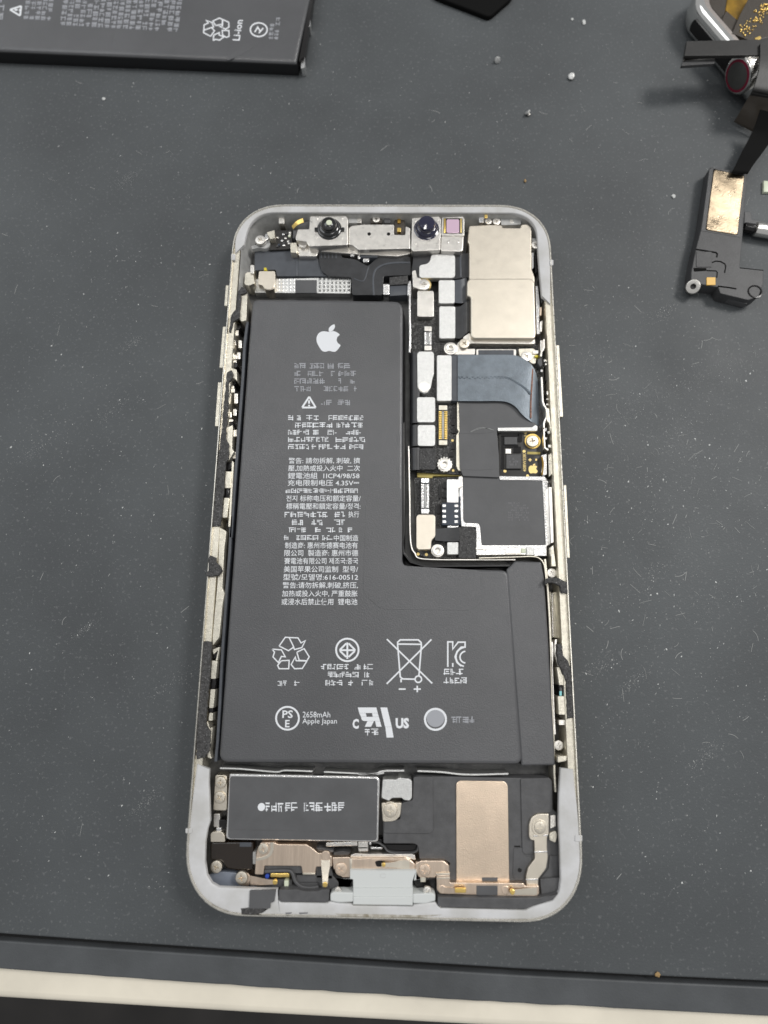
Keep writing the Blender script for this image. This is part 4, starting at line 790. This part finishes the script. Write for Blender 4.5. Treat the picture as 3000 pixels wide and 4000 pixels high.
ribbon('spring_contact', T, [(1185, 262, 5.55, 1185, 340, 5.55), (1100, 262, 5.6, 1100, 335, 5.6), (1030, 280, 5.9, 1030, 328, 5.9), (925, 290, 6.4, 925, 322, 6.4)], 'shield_beige', PH); disc('gold_tip', T, 945, 306, 18, 6.5, 6.2, 'gold', PH, b=.1)
RBK = prism('copper_bracket', T, [(1235, 295), (1290, 264), (1500, 266), (1550, 310), (1556, 395), (1430, 400), (1425, 425), (1270, 420), (1238, 350)], 5.7, FL, 'copper', PH, r=16, b=.12); screw(T, 1326, 356, 54, 5.85, RBK, 'copper')
prism('copper_bracket', F, [(562, 770), (656, 768), (660, 826), (1190, 830), (1200, 850), (1300, 846), (1302, 905), (1280, 932), (590, 906), (566, 880)], 5.9, FL, 'copper', PH, r=10, b=.1)
strip('pressed_rib', F, [(558, 766), (658, 762)], 14, 6.0, 5.6, 'shield_beige', PH); strip('pressed_rib', F, [(562, 795), (660, 792)], 10, 6.0, 5.6, 'shield_beige', PH)
for x, y in ((604, 876), (1060, 880)): disc('contact_root', F, x, y, 28, 6.0, 5.8, 'copper', PH)
ribbon('spring_contact', F, [(620, 858, 6.0, 620, 905, 6.0), (690, 866, 6.2, 690, 905, 6.2), (780, 876, 6.7, 780, 900, 6.7)], 'copper', PH); ribbon('spring_contact', F, [(1285, 858, 6.0, 1285, 915, 6.0), (1200, 868, 6.2, 1200, 915, 6.2), (1090, 880, 6.7, 1090, 912, 6.7)], 'shield_beige', PH)
rect('gold_tip', F, 695, 866, 775, 900, 6.75, 6.3, 'gold', PH, r=8); disc('gold_tip', F, 1110, 895, 18, 6.9, 6.4, 'gold', PH, b=.1)
rect('black_pad', F, 850, 848, 1003, 918, 6.0, 5.7, 'sheet_black', PH, r=4)
SK = prism('charging_socket', T, [(632, 352), (1250, 356), (1245, 448), (1218, 450), (1216, 520), (662, 520), (660, 440), (632, 436)], 6.3, FL, 'plastic_grey', PH, r=6, b=.12); prism('socket_step', T, [(662, 521), (1216, 521), (1216, 600), (662, 600)], 6.55, FL, 'plastic_grey', SK, r=4, b=.1); prism('socket_step', T, [(662, 601), (1216, 601), (1214, 682), (660, 674)], 6.8, FL, 'plastic_grey', SK, r=6, b=.15)
lines('moulded_mark', T, [arc(940, 405, 28, 30, 330, 14, 18)], 4, 6.305, 'frost', SK)
prism('socket_ear', T, [(450, 570), (480, 556), (662, 560), (662, 650), (530, 656), (450, 640)], 6.7, FL, 'plastic_grey', SK, r=16, b=.2); prism('socket_ear', T, [(1214, 572), (1400, 566), (1424, 580), (1424, 640), (1330, 664), (1216, 664)], 6.7, FL, 'plastic_grey', SK, r=16, b=.2)
screw(T, 520, 545, 32, 6.4, SK); screw(T, 1350, 548, 40, 6.4, SK)
prism('plastic_block', T, [(480, 420), (650, 430), (660, 480), (630, 530), (480, 530)], 4.4, FL, 'plastic_gloss', PH, r=10); prism('plastic_block', T, [(1218, 440), (1425, 425), (1425, 530), (1250, 535)], 4.2, FL, 'plastic_gloss', PH, r=10); rect('contact_block', T, 1285, 420, 1335, 465, 5.2, FL, 'ledge_cream', PH, r=6)
# loudspeaker box
LS = prism('loudspeaker', F, [(395, 72), (420, 58), (540, 60), (1155, 72), (1375, 68), (1398, 95), (1402, 300), (1442, 330), (1452, 850), (1440, 905), (1310, 935), (560, 930), (560, 780), (665, 690), (620, 660), (440, 660), (430, 560), (400, 545), (180, 545), (178, 385), (300, 370), (310, 250), (388, 232)], 4.6, FL, 'plastic_black', PH, r=14, b=.15)
LS['label'] = 'black loudspeaker box with a rose-gold plate'
prism('raised_panel', F, [(398, 64), (536, 64), (540, 452), (512, 474), (182, 470), (186, 388), (300, 372), (312, 252), (390, 232)], 4.85, 4.5, 'plastic_black', LS, r=14, b=.1); prism('raised_panel', F, [(1168, 76), (1372, 72), (1394, 98), (1398, 320), (1270, 330), (1232, 400), (1232, 510), (1262, 520), (1262, 620), (1200, 624), (1180, 605)], 4.85, 4.5, 'plastic_black', LS, r=14, b=.1)
prism('raised_panel', F, [(1375, 632), (1448, 632), (1450, 790), (1310, 795), (1370, 720)], 4.85, 4.5, 'plastic_black', LS, r=8, b=.1); prism('raised_panel', F, [(1116, 580), (1180, 575), (1200, 640), (1255, 650), (1205, 740), (1195, 810), (1130, 805), (1112, 780)], 4.72, 4.5, 'plastic_black', LS, r=10)
rect('vent_slot', F, 1122, 560, 1168, 572, 4.68, 4.5, 'plastic_gloss', LS, r=4); disc('vent_hole', F, 1162, 736, 15, 4.76, 4.6, 'plastic_gloss', LS)
prism('front_block', F, [(572, 930), (1290, 936), (1320, 930), (1440, 900), (1400, 950), (1255, 995), (1205, 1018), (596, 1004), (570, 985)], 6.75, FL, 'plastic_black', LS, r=10, b=.12); prism('front_block', F, [(1310, 800), (1450, 790), (1452, 850), (1440, 905), (1320, 930)], 5.6, FL, 'plastic_black', LS, r=8)
CP = prism('metal_plate', F, [(704, 112), (728, 92), (1050, 96), (1076, 122), (1086, 832), (706, 826)], 4.85, 4.5, 'copper_plate', LS, r=22, b=.06); rect('black_pad', F, 890, 788, 1004, 838, 4.92, 4.8, 'sheet_black', LS)
prism('steel_cover', F, [(175, 82), (272, 84), (292, 70), (370, 78), (386, 95), (386, 215), (370, 236), (330, 232), (312, 215), (240, 217), (220, 238), (166, 216)], 5.5, FL, 'plate_silver', PH, r=10, b=.1)
SBK = prism('screw_bracket', F, [(166, 250), (312, 250), (302, 345), (272, 376), (238, 386), (176, 388)], 5.1, FL, 'shield_beige', PH, r=16, b=.1); disc('washer', F, 230, 306, 60, 5.2, 5.0, 'shield_beige', SBK); screw(F, 230, 306, 50, 5.4, SBK, 'shield_beige')
AB = prism('antenna_bracket', F, [(1228, 410), (1246, 355), (1290, 330), (1372, 330), (1372, 478), (1358, 500), (1360, 600), (1366, 640), (1352, 725), (1296, 800), (1296, 852), (1212, 850), (1206, 780), (1222, 718), (1270, 656), (1266, 520), (1242, 522), (1228, 495)], 5.4, FL, 'shield_beige', PH, r=14, b=.12)
disc('washer', F, 1306, 432, 56, 5.52, 5.3, 'shield_beige', AB); screw(F, 1308, 430, 44, 5.62, AB, 'shield_beige')
for a, b in (((1262, 490), (1366, 484)), ((1266, 606), (1360, 602)), ((1206, 804), (1296, 802))): strip('pressed_rib', F, [a, b], 10, 5.5, 5.3, 'nickel_bright', AB)
prism('contact_block', F, [(1382, 340), (1422, 338), (1425, 420), (1380, 440)], 4.9, FL, 'nickel', PH, r=8); prism('contact_block', F, [(1375, 470), (1420, 450), (1435, 480), (1420, 540), (1375, 520)], 5.1, FL, 'ledge_cream', PH, r=12)

# ================================================================== LOOSE THINGS ON THE MAT
# spare battery: rear left
hB = 3.4
q0 = I_.p(0, 250, hB); q1 = I_.p(1478, 312, hB); q2 = I_.p(1545, 0, hB)
ux = (q1 - q0).normalized(); uy = Vector((-ux.y, ux.x, 0))
LBAT = thing('loose_battery', 'loose black battery lying flat on the mat, its white print turned sideways', 'battery', (q0.x, q0.y, 0))
a = q0 - ux * 22; c2 = q1 + (q2 - q1).normalized() * 42
body = solid('pouch', [(a.x, a.y), (q1.x, q1.y), (c2.x, c2.y), ((a + uy * 42).x, (a + uy * 42).y)], hB, .02, 'battery_black', LBAT, b=1.1, seg=6, flare=.12); shaded_sides(body)
ribbon('wrinkle', I_, [(1128, 296, hB + .0, 1140, 300, hB), (1180, 250, hB + .22, 1205, 272, hB + .02), (1240, 205, hB + .2, 1268, 232, hB + .02), (1300, 185, hB, 1310, 195, hB)], 'battery_black', body, th=.2)
ribbon('wrinkle', I_, [(560, 150, hB, 575, 152, hB), (545, 200, hB + .05, 562, 205, hB + .02), (540, 250, hB, 552, 255, hB)], 'battery_black', body, th=.2)
prism('end_tape', I_, [(1490, 300), (1515, 285), (1560, 0), (1545, 0)], hB - .35, 1.0, 'plastic_gloss', LBAT)
prism('foil_glint', I_, [(1500, 290), (1520, 285), (1520, 335), (1500, 340)], 2.4, .1, 'nickel_bright', LBAT, r=6); prism('foil_glint', I_, [(1535, 95), (1548, 95), (1548, 130), (1538, 130)], 2.6, .1, 'nickel_bright', LBAT, r=4)
zB = hB + .012
def vprint(x0, x1, yb, y_top, rows, seed, m='print_grey', fill=.9):
    rnd = random.Random(seed); V = []; Fc = []; pitch = (x1 - x0) / rows; n = 0
    for r in range(rows):
        x = x0 + r * pitch; y = yb + (x - x0) * .058
        while y > y_top:
            g = pitch * rnd.uniform(.5, 1.0)
            if rnd.random() < fill:
                for q in range(4):
                    if rnd.random() < .25: continue
                    xx = x + pitch * .8 * q / 4 + (yb - y) * .13; P = [(xx, y), (xx + pitch * .12, y), (xx + pitch * .12 + g * .1, y - g * rnd.uniform(.6, .85)), (xx + g * .1, y - g * .8)]
                    Q = ccw([I_.p(px, py, zB + (n % 5) * .001) for px, py in P]); Fc.append(tuple(range(len(V), len(V) + 4))); V += Q; n += 1
                yy = y - g * rnd.uniform(.2, .6); P = [(x + (yb - y) * .13, yy), (x + pitch * .75 + (yb - y) * .13, yy), (x + pitch * .75 + (yb - y) * .13, yy - g * .16), (x + (yb - y) * .13, yy - g * .16)]
                Q = ccw([I_.p(px, py, zB + .006) for px, py in P]); Fc.append(tuple(range(len(V), len(V) + 4))); V += Q
            y -= g * 1.05
    return mk('worn_text', V, Fc, m, body, 0)
vprint(300, 900, 125, -150, 19, 41, 'print_grey'); vprint(118, 262, 95, -150, 5, 42, 'print_grey'); vprint(-60, 25, 95, -150, 2, 43)
lines('warning_mark', I_, [[(50, 48), (100, 78)], [(100, 78), (106, 30)], [(106, 30), (50, 48)], [(72, 50), (88, 49)], [(94, 50), (99, 50)]], 9, zB, 'print_white', body)
rot = lambda P: [(1010 + (y - 140) * .62, 205 - (x - 100) * .47) for x, y in P]
lines('recycling_mark', I_, [rot(P) for P in rc], 6, zB, 'print_white', body)
text_obj("Li-ion", I_, 1195, 203, 1212, 100, 36, zB, body, bold=.02)
lines('ring_mark', I_, [arc(1290, 148, 42, n=24, ry=34), [(1270, 160), (1285, 135), (1300, 160)], [(1290, 165), (1312, 140)]], 7, zB, 'print_white', body); vprint(1338, 1392, 195, 100, 2, 45)
# opened watch: rear right
zW = 7.0
o0 = G.p(690, 20, zW); o1 = G.p(1120, 520, zW); du = (o1 - o0).normalized(); dv = Vector((-du.y, du.x, 0))
WT = thing('opened_watch', 'opened steel smart watch case with a knurled crown ringed in red', 'watch', (o0.x + dv.x * 16, o0.y + dv.y * 16, 0))
def wl(d, z, R=8.5):
    P = []; x0, x1, y0, y1 = -4.5 + d, 36 - d, d, 34 - d
    for cx, cy, a0 in ((x1 - R, y1 - R, 0), (x0 + R, y1 - R, 90), (x0 + R, y0 + R, 180), (x1 - R, y0 + R, 270)):
        for k in range(11): a = math.radians(a0 + 9 * k); P.append((cx + R * math.cos(a), cy + R * math.sin(a)))
    return [o0 + du * p[0] + dv * p[1] + Vector((0, 0, z - zW)) for p in P]
def wring(name, ls, m, cap=True):
    V = [p for l in ls for p in l]; n = len(ls[0]); Fc = []
    for k in range(len(ls) - 1):
        for i in range(n): j = (i + 1) % n; Fc.append((k * n + i, k * n + j, (k + 1) * n + j, (k + 1) * n + i))
    if cap: Fc.append(tuple(range(n - 1, -1, -1)))
    return mk(name, V, Fc, m, WT, 50)
wring('case', [wl(3.0, .02, 5.5), wl(1.0, .35, 7), wl(.1, 1.2, 8), wl(-.1, 2.4), wl(-.1, 4.6), wl(.05, 5.8), wl(.35, 6.5), wl(.8, 6.95), wl(1.1, zW, 7.5), wl(1.7, zW, 7)], 'watch_steel')
wring('inner_rim', [wl(1.7, zW - .02, 7), wl(1.75, 6.5, 7), wl(3.2, 6.5, 5.5), wl(3.3, 2.0, 5.5)], 'watch_brushed', False)
P = wl(3.0, 3.0, 5.5); solid('case_floor', [(p.x, p.y) for p in P], 2.0, 1.2, 'brown_flex', WT, b=0)
prism('amber_flex', G, [(1110, 130), (1140, -60), (1420, -60), (1290, 270), (1240, 240)], 5.2, 1.5, 'amber_flex', WT, r=20); prism('inner_ribbon', G, [(880, -40), (1130, -60), (1110, 140), (1060, 250), (900, 60)], 5.0, 1.5, 'brown_flex', WT, r=20); prism('inner_ribbon', G, [(1060, 250), (1120, 140), (1300, 290), (1230, 420), (1190, 440)], 5.8, 1.5, 'brown_flex', WT, r=10)
PB = prism('pin_board', G, [(1195, 430), (1300, 180), (1420, -40), (1720, -60), (1720, 470), (1500, 520), (1400, 515)], 6.6, 1.5, 'brown_flex', WT)
rnd = random.Random(8)
for i in range(90):
    cxy = rnd.choice([(1350, 380), (1400, 420), (1560, 150), (1600, 110), (1450, 300), (1550, 240), (1640, 90)]); x = rnd.gauss(cxy[0], 45); y = rnd.gauss(cxy[1], 45)
    if y > 500 or x > 1690 or x < 1290 - (y - 300) * .2 and y < 350: continue
    disc('pin', G, x, y, 8, 6.9, 6.5, 'gold', PB, b=.1, n=8)
prism('gold_contact', G, [(1490, 490), (1560, 460), (1575, 490), (1500, 540)], 7.4, 6, 'gold', WT, r=8)
wside = lambda du_, z, out: o0 + du * du_ - dv * out + Vector((0, 0, z - zW))
# side key (dark inset) on the case wall
V = []; n = 10
for (uu, z) in [(3.2 + .6 * math.cos(t), 3.6 + 1.4 * math.sin(t)) for t in [math.pi / 2 + k * math.pi / 8 for k in range(9)]] + [(20 + .6 * math.cos(t), 3.6 + 1.4 * math.sin(t)) for t in [-math.pi / 2 + k * math.pi / 8 for k in range(9)]]: V.append(wside(uu, z, .45))
V2 = [v + dv * .8 for v in V]; n = len(V)
mk('side_key', V + V2, [tuple(range(n))] + [(i, (i + 1) % n, n + (i + 1) % n, n + i) for i in range(n)], 'plastic_gloss', WT, 30)
# crown
ca = (-dv).normalized(); zc = 5.0
cc = G.p(1262, 985, zc); 
lathe('crown', cc - ca * 2.6, [(2.2, -1.5), (2.3, 0), (3.75, .1), (3.9, .4), (3.9, 2.2), (3.75, 2.5), (3.4, 2.6)], 'watch_crown', WT, 64, ca)
for i in range(56):
    t = 2 * math.pi * i / 56; q = ca.to_track_quat('Z', 'Y'); mid = cc - ca * 2.6 + q @ Vector((3.9 * math.cos(t), 3.9 * math.sin(t), 1.3))
    e1 = q @ Vector((math.cos(t), math.sin(t), 0)); e2 = q @ Vector((-math.sin(t), math.cos(t), 0)); V = []
    for s in (-.9, .9):
        for f, g in ((-.12, -.1), (.12, -.1), (.05, .13), (-.05, .13)): V.append(mid + ca * s + e2 * f + e1 * g)
    mk('knurl', V, [(0, 1, 2, 3), (4, 7, 6, 5), (0, 4, 5, 1), (1, 5, 6, 2), (2, 6, 7, 3), (3, 7, 4, 0)], 'watch_crown', WT, 0)
lathe('crown_ring', cc, [(3.42, -.05), (3.42, .04), (2.85, .06)], 'crown_red', WT, 48, ca); lathe('crown_cap', cc, [(2.87, -.05), (2.87, .1), (2.6, .14), (.01, .16)], 'crown_black', WT, 48, ca)
# black bracket lying across the watch
BR = thing('black_bracket', 'black metal strip with a folded edge laid across the opened watch', 'bracket', (G.p(1100, 620, 8).x, G.p(1100, 620, 8).y, 7.2))
prism('strip', G, [(606, 532), (1560, 508), (1700, 470), (1700, 700), (1562, 712), (575, 722)], 9.2, 8.4, 'metal_black', BR, r=8, b=.1)
prism('folded_edge', G, [(572, 742), (975, 735), (985, 752), (965, 822), (535, 852)], 8.0, 7.3, 'chip_grey', BR, r=6, b=.1); prism('folded_rim', G, [(575, 752), (970, 740), (984, 735), (986, 750), (590, 772), (560, 790)], 8.3, 7.9, 'nickel', BR, r=3, b=.05)
prism('strip_joint', G, [(580, 700), (1010, 690), (1010, 745), (575, 748)], 8.4, 7.4, 'plastic_gloss', BR, b=.02); standoff(G, 1525, 745, 36, 8.8, BR, 'nickel', 7.2)
# dark cover with its flat cable
CV = thing('flex_cover', 'dark folded cover with a brown underside and black flat cable, beside the watch crown', 'flex cable', (G.p(1500, 1500, 0).x, G.p(1500, 1500, 0).y, 0))
ribbon('cover', G, [(1560, 560, 9.8, 1860, 420, 9.8), (1555, 830, 9.6, 1900, 800, 9.6), (1515, 1020, 9.0, 1900, 1060, 9.0), (1470, 1150, 8.4, 1900, 1230, 8.2), (1440, 1205, 7.4, 1880, 1290, 7.2)], 'metal_black', CV, th=.6)
ribbon('brown_panel', G, [(1440, 1205, 7.3, 1860, 1290, 7.1), (1372, 1320, 5.4, 1800, 1430, 5.2), (1300, 1440, 3.4, 1700, 1600, 3.4), (1228, 1562, 1.2, 1600, 1760, 1.2)], 'brown_flex', CV, th=.4)
ribbon('flat_cable', G, [(1560, 1420, 6.2, 1900, 1500, 6.2), (1500, 1600, 4.6, 1800, 1680, 4.6), (1440, 1740, 3.6, 1690, 1840, 3.6), (1310, 1991, 3.4, 1580, 1991, 3.4), (1240, 2140, 4.4, 1462, 2150, 4.4), (1210, 2196, 4.6, 1425, 2210, 4.6), (1190, 2235, 4.3, 1400, 2250, 4.3)], 'cable_black', CV, th=.2)
# loudspeaker taken out of a phone
zS = 3.0
EM = thing('loose_speaker_module', 'loose black speaker module with a worn brass-coloured plate and a yellow pad', 'speaker', (H.p(1050, 1100, 0).x, H.p(1050, 1100, 0).y, 0))
body = prism('housing', H, [(912, 172), (1395, 250), (1330, 1080), (1292, 1480), (1602, 1512), (1598, 1690), (1540, 1850), (1405, 1900), (1040, 1812), (1012, 1725), (985, 1728), (800, 1695), (662, 1660), (662, 1540), (722, 1240), (785, 1000)], zS, .02, 'plastic_dark', EM, r=14, b=.15)
prism('worn_edge', H, [(900, 200), (955, 195), (855, 985), (1260, 1050), (1350, 290), (1372, 300), (1305, 1085), (795, 1000)], zS + .06, zS - .2, 'chip_grey', body, r=4, b=.05)
prism('metal_plate', H, [(962, 208), (1352, 288), (1262, 1050), (858, 982)], zS + .25, zS - .2, 'worn_copper', body, r=30, b=.06)
for pts, wd in (([(725, 1240), (985, 1282), (1002, 1300), (995, 1345)], 20), ([(935, 1412), (985, 1392), (1050, 1400), (1100, 1430), (1112, 1460), (1098, 1545)], 16), ([(862, 1515), (985, 1520), (1003, 1540), (995, 1610)], 14), ([(1012, 1718), (1150, 1735), (1250, 1752)], 18), ([(1295, 1480), (1600, 1512)], 8)):
    strip('groove', H, pts, wd, zS + .03, zS - .3, 'cable_black', body, b=.0)
prism('groove', H, [(690, 1480), (860, 1482), (862, 1520), (700, 1530)], zS + .02, zS - .3, 'cable_black', body, r=12, b=0); rect('raised_panel', H, 730, 1270, 930, 1470, zS + .12, zS - .2, 'plastic_dark', body, r=12, b=.08)
rect('yellow_pad', H, 864, 1602, 980, 1702, zS + .15, zS - .2, 'pad_yellow', body, r=10, b=.06)
lathe('eyelet', H.p(690, 1722, 2.8), [(1.55, -2.2), (1.55, -.3), (1.45, -.05), (1.25, 0), (.62, 0), (.56, -.1), (.54, -1.2), (.01, -1.2)], 'nickel', EM, 32, Vector((-.35, -.42, .8))); prism('eyelet_arm', H, [(640, 1640), (790, 1640), (800, 1720), (740, 1770), (640, 1730)], 2.2, .6, 'plastic_black', EM, r=10)
lathe('screw_seat', H.p(1490, 1790, zS), [(1.6, -.3), (1.6, .12), (1.35, .16), (1.2, -.1), (.6, -.3), (.4, -.8), (.01, -.8)], 'plastic_gloss', body, 28)
prism('side_lip', H, [(1012, 1815), (1400, 1905), (1385, 1950), (1010, 1850)], 1.8, .3, 'plastic_black', EM); rect('white_dot', H, 1128, 1838, 1170, 1862, 1.92, 1.7, 'dust_white', EM)
# dark clip and pin at the edge
CL = prism('dark_clip', H, [(1352, 745), (1430, 752), (1452, 775), (1455, 850), (1720, 895), (1720, 930), (1345, 905)], 1.6, .02, 'plastic_black', None, r=10, b=.2); tag(CL, 'dark stepped plastic clip lying against the metal pin', 'clip')
PN = thing('metal_pin', 'dark metal pin with a black tip lying beside the speaker module', 'pin', (H.p(1500, 970, 0).x, H.p(1500, 970, 0).y, 0))
pa = H.p(1340, 955, 1.6); pb = H.p(1750, 1025, 1.6); ax = (pb - pa).normalized()
lathe('tip', pa, [(.01, 0), (1.0, .05), (1.1, .3), (1.1, 2.2), (.9, 2.3)], 'plastic_gloss', PN, 24, ax); lathe('shaft', pa + ax * 2.3, [(.9, 0), (1.5, .3), (1.56, 1.0), (1.56, 14), (.01, 14)], 'watch_crown', PN, 24, ax)
gl = H.p(1650, 410, .9); tag(solid('glass_chip', [(gl.x - .9, gl.y - 1.6), (gl.x + 1.2, gl.y - 1.6), (gl.x + 1.2, gl.y + 1.4), (gl.x - .5, gl.y + 1.5)], .7, .02, 'green_white', None, b=.2), 'pale yellow-white chip lying by itself beside the metal pin', 'chip')
# small screws
def loose_screw(x, y, tilt, rz, label):
    p = U.p(x, y, .6); T_ = thing('loose_screw', label, 'screw', (p.x, p.y, 0), 'tiny screws lying on the mat'); ax = Euler((tilt, 0, rz)).to_matrix() @ Vector((0, 0, 1)); c0 = Vector((p.x, p.y, .72))
    lathe('head', c0, [(.01, .0), (.3, .0), (.34, .28), (.62, .3), (.72, .24), (.75, .12), (.72, -.05), (.4, -.12)][::-1], 'plate_silver', T_, 20, -ax); lathe('thread', c0 - ax * .1, [(.36, 0), (.34, .2), (.38, .3), (.33, .4), (.38, .5), (.33, .6), (.37, .7), (.28, .85), (.01, .9)], 'nickel', T_, 14, -ax)
loose_screw(505, 490, 1.1, .3, 'tiny pale screw with its shaft pointing away, between battery and watch'); loose_screw(1103, 620, .5, -.6, 'tiny brass-tinted screw standing on its tip, nearest the watch'); loose_screw(745, 910, .9, -2.2, 'tiny pale screw lying on its side, nearest the opened phone')
def crumb(name, c, x, y, s, m, label, cat, k=.7, h=.5):
    p = c.p(x, y, 0); rnd = random.Random(int(x + y)); bm = bmesh.new(); bmesh.ops.create_icosphere(bm, subdivisions=2, radius=1)
    for v in bm.verts: v.co *= rnd.uniform(.75, 1.1)
    V = [(p.x + v.co.x * s * k, p.y + v.co.y * s, max(.02, h * s + v.co.z * s * h)) for v in bm.verts]; Fc = [tuple(v.index for v in f.verts) for f in bm.faces]; bm.free()
    return tag(mk(name, V, Fc, m, None, 0), label, cat)
crumb('crumb', W, 1134, 392, .45, 'crumb', 'small amber crumb on the mat near the camera end of the phone', 'crumb'); crumb('crumb', Crop(2000, 3550, 1000), 940, 422, .45, 'crumb', 'ragged brown crumb caught at the mat groove', 'crumb', 1.2)
crumb('paint_flake', U, 1203, 185, .9, 'dust_white', 'white elongated flake near the watch', 'flake', .5, .2); crumb('paint_flake', U, 1108, 160, .45, 'dust_white', 'small white flake beside a larger elongated flake', 'flake', .7, .3); crumb('paint_flake', H, 432, 560, .6, 'dust_white', 'white flake lying on the mat beside the speaker module', 'flake', .8, .3)
crumb('paint_flake', I_, 518, 495, .5, 'dust_white', 'white flake on the mat nearest the loose battery', 'flake', .9, .3)
# dark thing whose corner shows at the rear
tag(prism('black_plate', PX, [(1690, -20), (1740, 0), (1912, 66), (2000, -10), (2040, -150), (1700, -170)], 1.2, .02, 'cable_black', None, r=16, b=.4, seg=4), 'dark flat plate with one corner in view, between loose battery and watch', 'plate')
